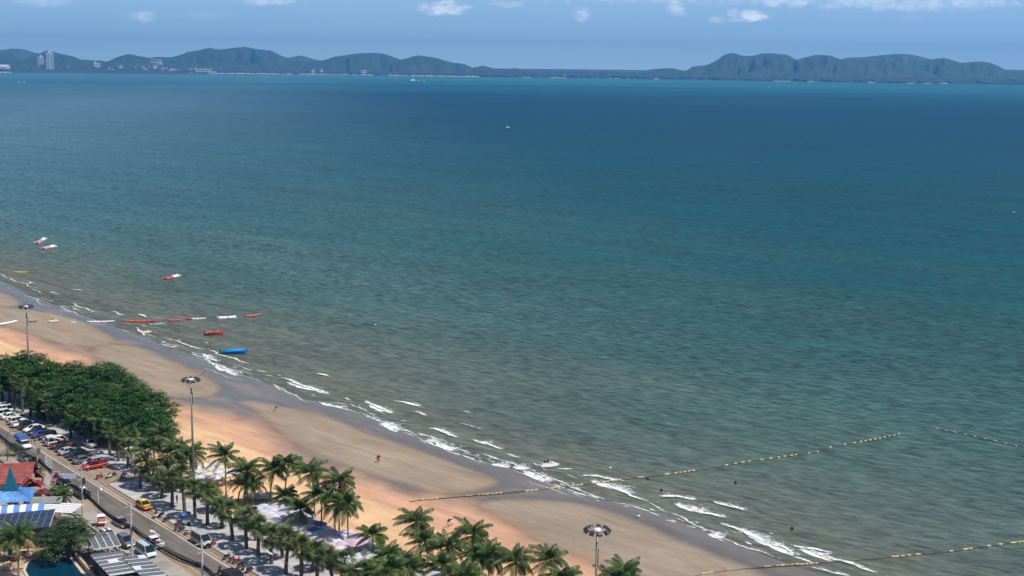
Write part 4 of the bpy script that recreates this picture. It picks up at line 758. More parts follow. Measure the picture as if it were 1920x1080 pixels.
for i, (q, pm, lb) in enumerate(MBK): motorbike(G(q[0], q[1], .3), RANG+math.pi/2+rn.uniform(.1,.7), pm, lb)
mk = motorbike(G(413,1076,.2), RANG+math.pi, BK, 'motorbike ridden up the middle of the road near the bottom edge', group=None, lean=0)
pr = G(413,1076,.2); person('sit', (pr.x, pr.y, .88), RANG+math.pi, 'rider in dark shirt on the motorbike in the road', C_B, C_G)
pr = G(232,891,.3); person('sit', (pr.x, pr.y, .88), RANG+math.pi/2+.4, 'rider in bright blue shirt sitting on the blue motorbike', C_BL, C_G)
pr = G(293,968,.3); person('sit', (pr.x-.05, pr.y, .88), RANG+math.pi/2+.4, 'rider in dark clothes on the white scooter by the taxi', C_B, C_B)
pr = G(341,978); person('stand', (pr.x, pr.y, .17), 0, 'street vendor in a yellow shirt standing on the kerb', C_Y, C_BL, hat=C_Y)
pr = G(349,986); t = thing('vendor_cart', 'vendor cart with blue white parasol beside the yellow shirted vendor', 'cart', (pr.x, pr.y, .17), .3)
MB().box((0,0,.7), (1.3,.7,.7)).build('cart_box', m_wht, t); MB().tube([(0,0,1),(0,0,2.3)], .03, 5).build('pole', m_steel, t); MB().cone((0,0,2.15), 1.0, .4, 8).build('canopy', C_BL, t)
for x in (-.5,.5): link('wheel', TW, t, (x,-.38,.29))
PP = [((708,868),'walk',.6,'first of two walkers on the long middle sandbar, in red top',C_R,C_B),((711,867),'walk',.6,'second walker close behind the red topped one on the sandbar',C_B,C_P),((841,989),'stand',2.2,'left of two people standing on wet sand near the palms',C_B,C_W),((847,986),'bend',2.0,'right of the two people near the palms, bending over',C_B,C_W),
 ((516,771),'bend',.5,'person bending down at the edge of the middle sandbar',C_B,C_G),((379,704),'walk',.4,'person in white beside the floodlight ring on wet sand',C_W,C_P),((383,702),'stand',.4,'companion in pink at the water edge behind the floodlights',C_P,C_B),
 ((235,866),'stand',1,'pedestrian in pale shirt on the promenade under the small white sign',C_W,C_G),((245,884),'walk',1,'pedestrian in dark clothes walking on the promenade by the palms',C_B,C_B),((332,946),'stand',1,'person in red between the kerb palm trunks',C_R,C_B),((216,700),'stand',0,'small far figure on the wet sand behind the trees',C_W,C_B)]
for q, ps, rz, lb, a, b_ in PP: pr = G(*q); person(ps, (pr.x, pr.y, .16 if q[1] > 860 and q[0] < 340 else -.02), rz, lb, a, b_)
for q, lb in (((98,557),'dark swimmer wading by the surf at the far left'),((1379,908),'lone swimmer between the two float lines'),((1485,994),'swimmer with outstretched arms near the right breakers'),((1240,922),'bather standing in the surf above the float line')):
    pr = G(q[0], q[1], SEAZ); person('stand', (pr.x, pr.y, -1.05), 1, lb, C_B, C_B)
# ------------------------------------------------------------------ BEACH UMBRELLAS
def umbrella_mesh(m_, seed, R_=1.35):
    rn = random.Random(seed); mb = MB(); n_ = 8; vs = [(0,0,.42)]; fs = []
    for j in range(n_): a = 2*math.pi*j/n_; vs += [(R_*.55*math.cos(a), R_*.55*math.sin(a), .27), (R_*math.cos(a), R_*math.sin(a), rn.uniform(-.04,.04)), (R_*.985*math.cos(a), R_*.985*math.sin(a), -.16)]
    for j in range(n_): a, b_ = 1+3*j, 1+3*((j+1) % n_); fs += [(0,a,b_),(a,a+1,b_+1,b_),(a+1,a+2,b_+2,b_+1)]
    return mb.add(vs, fs).mesh('canopy', m_)
cloths = [mat('canvas_white', (.66,.65,.69), .85, var=.25, vs=1.5, trans=.25), mat('canvas_lilac', (.60,.57,.76), .85, var=.2, vs=1.5, trans=.25), mat('canvas_pink', (.74,.48,.58), .85, var=.2, vs=1.5, trans=.25), mat('canvas_blue', (.13,.22,.42), .85, var=.2, vs=1.5, trans=.25), mat('canvas_cream', (.66,.60,.46), .85, var=.15, vs=1.5, trans=.2)]
CAN = [[umbrella_mesh(c, s) for s in range(2)] for c in cloths]
POLE = MB().tube([(0,0,-2.1),(0,0,.5)], .025, 5).mesh('pole', m_wht)
CHS = MB().box((0,0,.32), (1.3,.55,.06)).box((-.75,0,.55), (.06,.55,.62)).box((.5,.2,.15), (.05,.05,.3)).box((.5,-.2,.15), (.05,.05,.3)).box((-.5,.2,.15), (.05,.05,.3)).box((-.5,-.2,.15), (.05,.05,.3))
CH_M = [CHS.mesh('deck_chair', c) for c in (cloths[0], cloths[3], cloths[2])]
CLUS = [((372,872),(412,898),[0,0,0,0,4],'white umbrella in the packed cluster just right of the middle light mast',4,4),
 ((484,948),(556,975),[0,1,0,1,0,0,1],'white and lilac umbrella in the packed cluster left of the dense palms',7,5),
 ((556,972),(606,1004),[0,0,0,4,3,0,1],'umbrella of the pale and dark blue cluster behind the low wide palm',5,3),
 ((606,1006),(690,1030),[2,0,1,0,2],'pink umbrella in the packed cluster left of the lone palm',8,4),
 ((665,1036),(722,1062),[0,0,4,0],'white umbrella of the cluster below the lone palm',5,4),((800,1072),(828,1082),[0,0],'white umbrella at the bottom edge under the palms',2,3),
 ((318,838),(345,856),[0,4],'pale umbrella half hidden behind the spiky palm',2,2),((250,836),(270,850),[4,4],'cream umbrella glimpsed left of the spiky palm crowns',2,2)]
rn = random.Random(12)
for ci, ((x0,y0),(x1,y1),pal,lb,na,nb) in enumerate(CLUS):
    a, b_ = G(x0,y0,2.1), G(x1,y1,2.1); mid = (a+b_)/2
    sa, na_ = SN(a); sb, nb_ = SN(b_); n_mid = (na_+nb_)/2
    k_ = 0
    for i in range(na):
        for j in range(nb):
            s_ = sa+(sb-sa)*(i+.5)/na+rn.uniform(-.2,.2); n_ = n_mid+(j-(nb-1)/2)*1.9+rn.uniform(-.2,.2)
            c_ = pal[(i*3+j*2+rn.randrange(2)) % len(pal)]; p = RD(s_, n_); g = 'umbrella cluster %s' % ['by the middle mast','left of the dense palms','behind the low wide palm','left of the lone palm','below the lone palm','at the bottom edge','behind the spiky palm','beside the shade trees'][ci]
            col_ = ['white','lilac','pink','dark blue','cream'][c_]; t = thing('beach_umbrella', col_+' beach umbrella in the packed cluster '+g[17:], 'umbrella', (p.x, p.y, .0), rn.uniform(0,.78), g+', '+col_)
            o = link('canopy', CAN[c_][k_ % 2], t, (0,0,2.1+rn.uniform(-.12,.2))); o.rotation_euler = (rn.uniform(-.09,.09), rn.uniform(-.09,.09), 0); link('pole', POLE, t, (0,0,2.1)); k_ += 1
            if j in (0, nb-1) or rn.random() < .3:
                q = RD(s_+.9, n_+(1.3 if j else -1.3)); c2 = thing('deck_chair_set', 'low beach deck chair under the edge of the umbrella cluster '+g[17:], 'deck chair', (q.x, q.y, .0), RANG+math.pi/2, 'deck chairs '+g[17:]); link('deck_chair', CH_M[rn.randrange(3)], c2)
# ------------------------------------------------------------------ BUILDINGS ON THE NEAR SIDE
def quad_roof(name, pts, z, m_, parent, th=.12):
    P_ = [G(x, y, z) if not isinstance(x, Vector) else x for x, y in pts]; c = parent.location
    return MB().prism([(p.x-c.x, p.y-c.y) for p in P_], z-th, z).build(name, m_, parent)
m_tile = mat('red_roof_tile', (.28,.07,.058), .75, var=.5, vs=1.2, bump=.3); m_tile2 = mat('red_ridge_tile', (.45,.10,.08), .75, var=.2); m_wallb = mat('cream_wall', (.45,.38,.30), .85, var=.15)
def gable(name, label, ctr, z0, z1, lx, ly, rz, wallh, mt, parent_cat='building', tiles=True, wall=None):
    t = thing(name, label, parent_cat, (ctr.x, ctr.y, 0), rz); MB().box((0,0,wallh/2), (lx*.86, ly*.82, wallh)).build('wall', wall or m_wallb, t)
    for sy in (-1,1):
        rows = 9; n_ = 0; sl = math.hypot(ly/2, z1-z0)
        for j in range(rows):
            f0, f1 = j/rows, (j+1.15)/rows; y0, y1 = sy*ly/2*(1-f0), sy*ly/2*(1-min(f1,1)); za, zb = z0+(z1-z0)*f0+.05, z0+(z1-z0)*min(f1,1)
            MB().add([(-lx/2,y0,za+.05),(lx/2,y0,za+.05),(lx/2,y1,zb),(-lx/2,y1,zb),(-lx/2,y0,za-.06),(lx/2,y0,za-.06)], [(0,1,2,3) if sy < 0 else (3,2,1,0),(0,1,5,4)]).build('tile_row', mt, t)
    MB().tube([(-lx/2-.1,0,z1+.04),(lx/2+.1,0,z1+.04)], .14, 6).build('ridge', m_tile2 if mt is m_tile else mt, t); return t
gable('red_roof_house', 'red tiled roof of the house at the left edge, behind the teal spire', G(8, 882, 5.2), 3.8, 6.4, 11.0, 8.4, .15, 3.7, m_tile)
gable('red_roof_house', 'lower red tiled wing to the right of the teal spire', G(44, 899, 3.8), 2.9, 4.7, 6.4, 5.2, RANG+.05, 2.8, m_tile)
gable('red_roof_house', 'small dark red shop roof behind the pavilion near the pink parasol', G(58, 884, 3.2), 2.6, 3.8, 6.0, 3.6, RANG, 2.5, mat('dark_red_roof', (.24,.04,.04), .8, var=.3))
gable('grey_roof_shed', 'flat grey corrugated roof right of the blue pavilion', G(83, 934, 3.4), 3.0, 3.5, 6.6, 3.4, .12, 2.9, mat('grey_sheet_roof', (.36,.36,.33), .7, var=.2, vs=1))
# blue pavilion with spire
b_ = G(21, 930, 4.3); t = thing('blue_pavilion', 'blue roofed pavilion with a tall teal pyramid spire', 'pavilion', (b_.x, b_.y, 0), .25)
m_blue = mat('blue_roof', (.13,.29,.60), .6, var=.4, vs=2); m_teal = mat('teal_spire', (.0,.10,.15), .45, var=.15); m_sblue = mat('awning_blue', (.12,.25,.56), .8, var=.3); m_swht = mat('awning_white', (.70,.71,.73), .8, var=.22)
MB().loft([[(x*a, y*a, z) for x, y in ((-1,-1),(1,-1),(1,1),(-1,1))] for a, z in ((3.7,4.3),(1.25,5.5))]).build('skirt_roof', m_blue, t)
for sx in range(-8, 9):
    for ax in (0,1):
        for sd in (-1,1):
            f_ = sx/8.6; a0, a1 = (f_*3.7, sd*3.72, 4.34), (f_*1.25, sd*1.26, 5.53); a0, a1 = ((a0[1],a0[0],a0[2]),(a1[1],a1[0],a1[2])) if ax else (a0, a1); MB().tube([a0, a1], .035, 3, cap=False).build('roof_rib', m_blue, t)
MB().box((0,0,5.6), (2.5,2.5,.25)).build('spire_base', m_teal, t); MB().loft([[(x*a, y*a, z) for x, y in ((-1,-1),(1,-1),(1,1),(-1,1))] for a, z in ((1.12,5.7),(.52,7.8),(.03,9.8))]).build('spire', m_teal, t)
for x in (-3.0,3.0):
    for y in (-3.0,3.0): MB().tube([(x,y,0),(x,y,4.3)], .12, 6).build('post', m_wht, t)
b2 = G(28, 955, 3.0); t = thing('striped_awning', 'blue and white striped barrel awning in front of the blue pavilion', 'awning', (b2.x, b2.y, 0), .20)
n_ = 13; L_ = 13.2
for i in range(n_):
    x0, x1 = -L_*.62+L_*i/n_, -L_*.62+L_*(i+1)/n_; rings = []
    for x in (x0, x1-.01): rings.append([(x, 1.9*math.cos(q), 2.5+1.25*math.sin(q)) for q in np.linspace(-.1, math.pi*.62, 8)])
    vs = rings[0]+rings[1]; MB().add([(a, -b, c) for a, b, c in vs], [(j, j+1, 8+j+1, 8+j) for j in range(7)]).build('stripe', m_swht if i % 2 else m_sblue, t)
for x in (-7.5,-3.5,.5,4.6): MB().tube([(x,-1.8,0),(x,-1.8,2.45)], .06, 5).build('post', m_wht, t)
b2 = G(107, 952, 2.8); t = thing('slatted_awning', 'white awning of long slats between the pavilion and the twin palms', 'awning', (b2.x, b2.y, 0), -.12)
for j in range(6): MB().box((0, -2.3+j*.92, 2.9-.02*j), (7.6,.66,.06)).build('slat', m_swht, t)
for x in (-3.5,3.5):
    MB().box((x,0,2.78), (.1,5.2,.1)).build('beam', m_steel, t)
    for y in (-2.3,2.3): MB().tube([(x,y,0),(x,y,2.75)], .06, 5).build('post', m_steel, t)
# solar roofs: dark panels with pale gaps
m_panel = mat('solar_panel_dark', (.035,.045,.085), .22, var=.25, vs=.8, spec=.6); m_panelg = mat('solar_panel_dusty', (.13,.13,.14), .45, var=.3, vs=.7); m_frame = mat('panel_frame_white', (.62,.63,.66), .5, var=.1)
def panel_field(parent, A, B_, C_, nx, ny, gapx, gapy, m_, z=.06, skip=(), th=.05):
    U_, W_ = (B_-A)/nx, (C_-A)/ny; c = parent.location
    me = MB().add([tuple(U_*x+W_*y+Vector((0,0,z+q))) for q in (0,th) for x, y in ((gapx,gapy),(1-gapx,gapy),(1-gapx,1-gapy),(gapx,1-gapy))], [(3,2,1,0),(4,5,6,7),(0,1,5,4),(1,2,6,5),(2,3,7,6),(3,0,4,7)]).mesh('solar_panel', m_)
    for i in range(nx):
        for j in range(ny):
            if (i, j) not in skip: p = A+U_*i+W_*j; link('solar_panel', me, parent, (p.x-c.x, p.y-c.y, p.z))
# restaurant solar roof (left)
A, B_, C_ = G(-14,966,3.8), G(104,955,3.8), G(-30,1001,3.2); c0 = (B_+C_)/2
t = thing('solar_roof_building', 'dark blue solar panel roof below the striped awning at the left edge', 'building', (c0.x, c0.y, 0))
D_ = B_+(C_-A)*.92; loc = lambda p: (p.x-c0.x, p.y-c0.y, p.z)
MB().add([loc(A), loc(B_), loc(D_), loc(C_)]+[(*loc(p)[:2], p.z-.18) for p in (A,B_,D_,C_)], [(3,2,1,0),(4,5,6,7),(0,1,5,4),(1,2,6,5),(2,3,7,6),(3,0,4,7)]).build('roof_deck', m_frame, t)
cc_ = (A+D_)/2; MB().box((cc_.x-c0.x, cc_.y-c0.y, 1.45), (9.5,5.5,2.9), rz=.1).build('wall', mat('dark_wood_wall', (.10,.07,.055), .9), t)
panel_field(t, A, B_, C_, 9, 3, .025, .03, m_panel)
# carport 1 and 2 (right)
def carport(label, A, B_, C_, nx, ny, m_, skip=(), gx=.05, gy=.05, extra=None):
    D_ = B_+(C_-A); c0 = (A+D_)/2; t = thing('solar_carport', label, 'carport', (c0.x, c0.y, 0)); loc = lambda p, dz=0: (p.x-c0.x, p.y-c0.y, p.z+dz)
    MB().add([loc(A), loc(B_), loc(D_), loc(C_)]+[loc(p, -.2) for p in (A,B_,D_,C_)], [(3,2,1,0),(4,5,6,7),(0,1,5,4),(1,2,6,5),(2,3,7,6),(3,0,4,7)]).build('roof_deck', m_frame, t)
    panel_field(t, A, B_, C_, nx, ny, gx, gy, m_, skip=skip)
    for fx in (.04,.5,.96):
        for fy in (.06,.94): p = A+(B_-A)*fx+(C_-A)*fy; MB().tube([loc(p, -p.z), loc(p, -.2)], .09, 6).build('post', m_steel, t)
    for fy in (.06,.94): MB().tube([loc(A+(C_-A)*fy, -.28), loc(B_+(C_-A)*fy, -.28)], .09, 4).build('beam', m_dks, t)
    return t
carport('upper solar carport with grey panels beside the round green tree', G(163,1003,3.6), G(213,996,3.6), G(176,1029,3.3)+Vector((0,0,0)), 4, 4, m_panelg, gx=.11, gy=.045)
carport('large lower solar carport, its left wing with banded grey panels', G(170,1041,3.6), G(226,1033,3.6), G(205,1078,3.3), 3, 6, m_panelg, skip=((1,2),), gx=.04, gy=.16)
carport('right wing of the large lower solar carport reaching towards the pale van', G(228,1044,3.75), G(270,1040,3.75), G(268,1082,3.45), 3, 6, m_panelg, skip=((2,0),(0,3)), gx=.04, gy=.16)
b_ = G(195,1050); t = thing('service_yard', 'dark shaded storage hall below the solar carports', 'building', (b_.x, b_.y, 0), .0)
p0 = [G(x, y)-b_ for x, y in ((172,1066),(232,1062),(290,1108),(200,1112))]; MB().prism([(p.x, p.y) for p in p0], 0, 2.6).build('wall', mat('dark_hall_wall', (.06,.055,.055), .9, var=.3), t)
# swimming pool
m_pool = bpy.data.materials.new('pool_water'); m_pool.use_nodes = True; k = N(m_pool.node_tree); b = k.n['Principled BSDF']; b.inputs['Roughness'].default_value = .08
pos = k.new('ShaderNodeNewGeometry').outputs['Position']; nz = k.noise(pos, 1.6, 3, .6, 1.2); pc = G(62,1040)
dd = k.new('ShaderNodeVectorMath', operation='DISTANCE'); k.put(dd.inputs[0], pos); dd.inputs[1].default_value = (pc.x-.6, pc.y+1.2, .08)
k.put(b.inputs['Base Color'], k.mix(k.mapr(dd.outputs['Value'], 4.0, 4.3), (.13,.14,.075), (.003,.034,.066))); bp = k.new('ShaderNodeBump'); bp.inputs['Distance'].default_value = .05; k.put(bp.inputs['Height'], nz); k.put(b.inputs['Normal'], bp.outputs[0]); b.inputs['Specular IOR Level'].default_value = .3
t = thing('swimming_pool', 'deep blue hotel swimming pool with a shallow shelf', 'pool', pc)
PP_ = [G(x, y) for x, y in ((58,1050),(76,1048),(97,1044),(130,1043),(160,1082),(185,1120),(90,1135),(62,1100),(45,1071),(50,1058))]
MB().prism([(p.x-pc.x, p.y-pc.y) for p in PP_], .0, .10).build('water', m_pool, t)
m_cop = mat('pool_coping', (.55,.47,.38), .7, var=.2); cps = PP_+[PP_[0]]
for i in range(len(PP_)):
    a, e_ = cps[i]-pc, cps[i+1]-pc; L_ = (e_-a).length; n_ = max(1, round(L_/.9)); ang_ = math.atan2(e_.y-a.y, e_.x-a.x)
    for j in range(n_): q = a.lerp(e_, (j+.5)/n_); MB().box((q.x, q.y, .10), (L_/n_*.95,.42,.14), rz=ang_).build('coping_stone', m_cop, t)
m_deck = wear('deck_paving', (.36,.24,.17), (.56,.40,.28), (.3,.3)); dk_ = [G(x, y) for x, y in ((-90,1040),(-20,1022),(140,1018),(150,1036),(205,1120),(210,1180),(-90,1200))]
tag(MB().prism([(p.x, p.y) for p in dk_], -.2, .02).build('pool_deck', m_deck), kind='structure')
a, e_ = G(131,1041), G(196,1118); t = thing('pool_wall', 'low pale wall with railing along the right side of the pool', 'wall', a)
dv = e_-a; ang_ = math.atan2(dv.y, dv.x); MB().box((dv.x/2+.5, dv.y/2+.3, .35), (dv.length,.25,.7), rz=ang_).build('wall', m_cop, t); MB().box((dv.x/2+.5, dv.y/2+.3, .78), (dv.length+.2,.4,.1), rz=ang_).build('capping', m_deck, t); 
for (x, y, lb) in ((41,1041,'brown sun lounger pair by the left side of the pool deck'),(52,1026,'reddish brown lounger pair by the hedge beyond the pool'),(28,1050,'dark brown planter bench behind the pool palm trunk')):
    p = G(x, y); t = thing('sun_lounger', lb, 'sun lounger', (p.x, p.y, .02), .3); mm = mat('brown_cushion', (.16,.05,.04), .8)
    for dy in (-.5,.5):
        MB().box((.1,dy,.36), (1.4,.6,.12)).build('seat', mm, t); MB().box((-.85,dy,.62), (.12,.6,.6)).build('backrest', mm, t)
        for x_ in (-.5,.7): MB().box((x_,dy,.15), (.08,.5,.3)).build('leg', m_trim, t)
p = G(20, 1066); t = thing('rock_feature', 'tan rock planter at the bottom left of the pool', 'rock', (p.x, p.y, 0)); mr = mat('tan_rock', (.42,.30,.18), .95, var=.4, vs=1.5, bump=.8)
for i in range(7): MB().blob((math.cos(i*2.1)*1.3, math.sin(i*2.1)*.8, .3), (.8,.7,.55), i, 9, 6, .25).build('rock', mr, t)
p = G(138, 1022); t = thing('garden_pillar', 'tan stone gate pillar between hedge and carport', 'pillar', (p.x, p.y, 0)); MB().box((0,0,1.1), (1.0,1.0,2.2)).build('shaft', mr, t); MB().box((0,0,2.28), (1.2,1.2,.16)).build('capstone', m_cop, t)
# banners, signs, parasols near the road
def board(px, py, z, w_, h_, m_, label, name='banner', rz=0, legs=True):
    p = G(px, py, z); t = thing(name, label, 'sign', (p.x, p.y, 0), rz); MB().box((0,0,z), (w_,.08,h_)).build('panel', m_, t)
    for x in (-w_*.46, w_*.46): MB().tube([(x,.1,0),(x,.1,z+h_/2)], .05, 5).build('post', m_steel, t)
    return t
def blotch(name, c1, c2, sc):
    M = bpy.data.materials.new(name); M.use_nodes = True; k = N(M.node_tree); b = k.n['Principled BSDF']; tc = k.new('ShaderNodeTexCoord').outputs['Object']
    k.put(b.inputs['Base Color'], k.mix(k.mapr(k.noise(tc, sc, 4, .7), .48, .56), c1, c2)); b.inputs['Roughness'].default_value = .6; return M
board(127, 893, 4.2, 3.0, .95, blotch('banner_print', (.62,.66,.74), (.42,.52,.70), 2.2), 'long white banner with faint blue print beside the road', rz=.05)
board(105, 891, 4.0, 1.5, 1.5, blotch('poster_print', (.72,.60,.62), (.55,.12,.16), 2.0), 'square white and pink poster board left of the long banner', rz=.05)
board(99, 905, 3.2, .9, .8, blotch('poster_red', (.45,.05,.06), (.7,.6,.6), 2.0), 'small red and white board below the pink poster', rz=.05)
p = G(93, 912); t = thing('lattice_tower', 'thin steel lattice sign tower between the poles and the pink poster', 'tower', (p.x, p.y, 0)); mb = MB()
for x in (-.45,.45):
    for y in (-.45,.45): MB().tube([(x,y,0),(x,y,6)], .05, 4).build('upright', m_frame, t)
for j in range(8): z = j*.75; MB().tube([(-.45,-.45,z),(.45,-.45,z+.75)], .03, 4).tube([(.45,-.45,z),(-.45,-.45,z+.75)], .03, 4).tube([(-.45,-.45,z+.75),(.45,-.45,z+.75)], .03, 4).build('brace', m_frame, t)
p = G(71, 912, 2.2); t = thing('parasol', 'round pink red parasol beside the small shop roof', 'umbrella', (p.x, p.y, 0)); MB().cone((0,0,2.0), 1.1, .5, 10).build('canopy', mat('pink_parasol', (.62,.08,.14), .7), t); MB().tube([(0,0,0),(0,0,2.1)], .03, 5).build('pole', m_wht, t)
p = G(190, 986); t = thing('red_kiosk', 'small red kiosk with white top on the near pavement', 'kiosk', (p.x, p.y, .1), RANG+1.2)
MB().box((0,0,.9), (1.2,1.1,1.8)).build('booth', RD_, t); MB().box((0,0,1.87), (1.5,1.4,.13), tx=.8, ty=.8).build('roof', m_wht, t); MB().box((0,-.57,1.2), (.9,.04,.6)).build('window', blotch('kiosk_print', (.5,.3,.3), (.3,.02,.03), 3), t); MB().box((.2,-1.0,.85), (1.3,.5,.08)).build('counter', m_wht, t)
p = G(247, 858, 2.6); t = thing('small_sign', 'small white pointed sign above the promenade left of the kerb palms', 'sign', (p.x, p.y, .1)); MB().prism([(-.6,-.06),(.6,-.06),(.6,.06),(-.6,.06)], 1.7, 3.0).add([(-.6,-.06,3.0),(.6,-.06,3.0),(0,-.06,3.7),(-.6,.06,3.0),(.6,.06,3.0),(0,.06,3.7)], [(0,1,2),(5,4,3),(0,2,5,3),(1,4,5,2)]).build('panel', mat('cream_sign', (.7,.64,.52), .7), t); MB().tube([(0,0,0),(0,0,1.7)], .05, 5).build('post', m_steel, t)
for (x, y, lb, c_) in ((68,905,'red awning stall behind the pink parasol',RD_),(82,921,'low red market stall roof below the pink parasol',MR)):
    p = G(x, y, 2.3); t = thing('market_stall', lb, 'stall', (p.x, p.y, 0), RANG); MB().box((0,0,2.3), (3.0,2.0,.1)).build('roof', c_, t); MB().box((0,0,.5), (2.2,1.2,1.0)).build('counter', m_wallb, t)
    for xx in (-1.4,1.4):
        for yy in (-.9,.9): MB().tube([(xx,yy,0),(xx,yy,2.3)], .04, 4).build('post', m_steel, t)
# ------------------------------------------------------------------ FLOAT LINES
m_float = mat('float_cream', (.46,.38,.19), .55, var=.2, vs=1.5); m_floatd = mat('float_weathered', (.34,.24,.09), .6, var=.4, vs=1.5); m_rope = mat('wet_rope', (.035,.03,.02), .9)
FL = MB().loft([[(x, .26*r*math.cos(a), .26*r*math.sin(a)) for a in np.linspace(0, 2*math.pi, 9)[:-1]] for x, r in ((-.5,.35),(-.42,.85),(-.36,1),(.36,1),(.42,.85),(.5,.35))]).mesh('float', m_float, True); FLd = FL.copy(); FLd.materials[0] = m_floatd
def boom(label, path, floats, zf):
    P_ = [G(x, y, 0) for x, y in path]; base = P_[0].copy(); t = thing('float_line', label, 'float line', base)
    xs = [q[0] for q in path]; ys = [q[1] for q in path]; pts = []
    rn = random.Random(len(path)); px = xs[0]
    while px <= xs[-1]: py = np.interp(px, xs, ys); g = G(px, py+rn.uniform(-.5,.5)); pts.append((g.x-base.x, g.y-base.y, zf(px)+.02)); px += 5
    MB().tube(pts, .10, 5, cap=False).build('rope', m_rope, t)
    for fx in floats:
        fy = np.interp(fx, xs, ys); g = G(fx, fy); g2 = G(fx+4, np.interp(fx+4, xs, ys)); o = link('float', FL if zf(fx) < -.05 or rn.random() < .4 else FLd, t, (g.x-base.x, g.y-base.y, zf(fx)+.14)); o.rotation_euler = (rn.uniform(0,3), rn.uniform(-.05,.05), math.atan2(g2.y-g.y, g2.x-g.x)+rn.uniform(-.15,.15)); o.scale = (rn.uniform(.75,.95), rn.uniform(.6,.75), rn.uniform(.6,.75))
rg = lambda a, b_, n_: [a+(b_-a)*i/(n_-1) for i in range(n_)]
boom('long line of cream floats running from the sand past the breakers', [(768,941),(790,938),(860,932),(935,926),(1005,919),(1075,911),(1130,904),(1195,896),(1255,889),(1305,882),(1352,874),(1400,866),(1450,859),(1530,848),(1560,838),(1600,831),(1645,823),(1690,813)],
 rg(792,818,4)+[875,882]+rg(897,922,4)+[930,938]+rg(988,1005,3)+[1035,1040,1047]+rg(1074,1090,3)+[1113,1121]+rg(1132,1162,5)+[1199,1204,1249,1253]+rg(1267,1300,5)+[1362,1379,1393,1405,1428,1445,1460,1471,1484,1492,1517,1533,1557,1584,1602]+rg(1614,1685,9), lambda x: 0.0 if x < 985 else SEAZ)
boom('lower line of floats crossing the surf at the bottom right', [(1290,1084),(1313,1078),(1367,1070),(1435,1064),(1533,1056),(1600,1051),(1680,1044),(1740,1038),(1800,1032),(1860,1023),(1925,1015)],
 [1318,1326,1333,1364,1369,1435,1440]+rg(1458,1530,9)+[1675,1682,1692,1704,1720,1722,1783,1808,1812,1820,1854,1876,1898,1903,1911,1918], lambda x: .0 if x < 1500 else SEAZ)
boom('short offshore line of evenly spaced floats at the right edge', [(1750,803),(1800,813),(1850,824),(1925,840)], [1756,1773,1790,1809,1827,1846,1865,1884,1904,1921], lambda x: SEAZ)
# ------------------------------------------------------------------ BOATS AND INFLATABLES
m_or = mat('orange_tube', (.50,.09,.05), .5, var=.12); m_wt = mat('white_tube', (.66,.66,.66), .5, var=.08); m_pk = mat('pink_tube', (.55,.30,.32), .5, var=.1); m_yt = mat('yellow_tube', (.66,.55,.10), .5, var=.1); m_bt = mat('boat_cover_blue', (.01,.20,.50), .6, var=.12, vs=2)
def tubeboat(px0, py0, px1, py1, cols, label, r=.42, name='banana_boat', z=None, group=None, twin=False):
    a, e_ = G(px0, py0, 0), G(px1, py1, 0); mid = (a+e_)/2; L_ = (e_-a).length; z = SEAZ if z is None else z
    t = thing(name, label, 'inflatable boat', (mid.x, mid.y, z), math.atan2(e_.y-a.y, e_.x-a.x), group); k_ = len(cols)
    for i, c_ in enumerate(cols):
        x0, x1 = -L_/2+L_*i/k_, -L_/2+L_*(i+1)/k_
        f = lambda x: r*(1-abs(2*x/L_)**6*.75); zz = lambda x: r*.7+.35*abs(2*x/L_)**4
        MB().tube([(x, 0, zz(x)) for x in np.linspace(x0, x1, 7)], [f(x) for x in np.linspace(x0, x1, 7)], 10).build('tube', c_, t, True)
        if twin:
            for sy in (-1,1): MB().tube([(x, sy*r*1.6, r*.45) for x in np.linspace(x0, x1, 4)], [r*.5]*4, 8).build('side_tube', c_, t, True)
    for i in range(max(2, int(L_/1.3))): MB().box((-L_/2+.7+i*1.3, 0, r*1.72), (.08,.5,.1)).build('grab_handle', m_trim, t)
    return t
tubeboat(162,605,215,604,[m_wt]*4,'long white inflatable lying in the shallows, left of the long red one', .36)
tubeboat(230,604,294,603,[m_or]*3,'longest red inflatable in the row at the water edge', .42); tubeboat(313,602,340,601,[m_or],'short red inflatable right of the longest red one', .34)
tubeboat(347,599,386,599,[m_or,m_wt,m_wt],'inflatable with red left end and white right part', .36); tubeboat(407,597,443,595,[m_wt,m_wt],'white topped inflatable second from the right of the row', .40, twin=True); tubeboat(457,594,490,591,[m_or],'red inflatable at the right end of the row', .36)
tubeboat(25,511,51,512,[m_yt],'yellow banana shaped inflatable at the far left', .34)
tubeboat(309,524,335,517,[m_or,m_wt],'orange and white inflatable alone offshore', .55, twin=True)
tubeboat(68,457,84,447,[m_pk,m_wt],'upper white and pink inflatable of the offshore pair, bow raised', .62, twin=True); tubeboat(80,467,103,462,[m_pk,m_wt],'lower white and pink inflatable of the offshore pair', .62, twin=True)
tubeboat(318,653,331,651,[m_pk],'small pink inflatable in the shallows below the boats', .35); tubeboat(-14,613,33,605,[m_wt]*3,'long white hull lying on the sand at the left edge', .45, z=.1); tubeboat(53,605,70,604,[mat('brown_canoe', (.16,.06,.04), .6)],'brown canoe on the far sandbar behind the left mast', .22, name='canoe', z=.06)
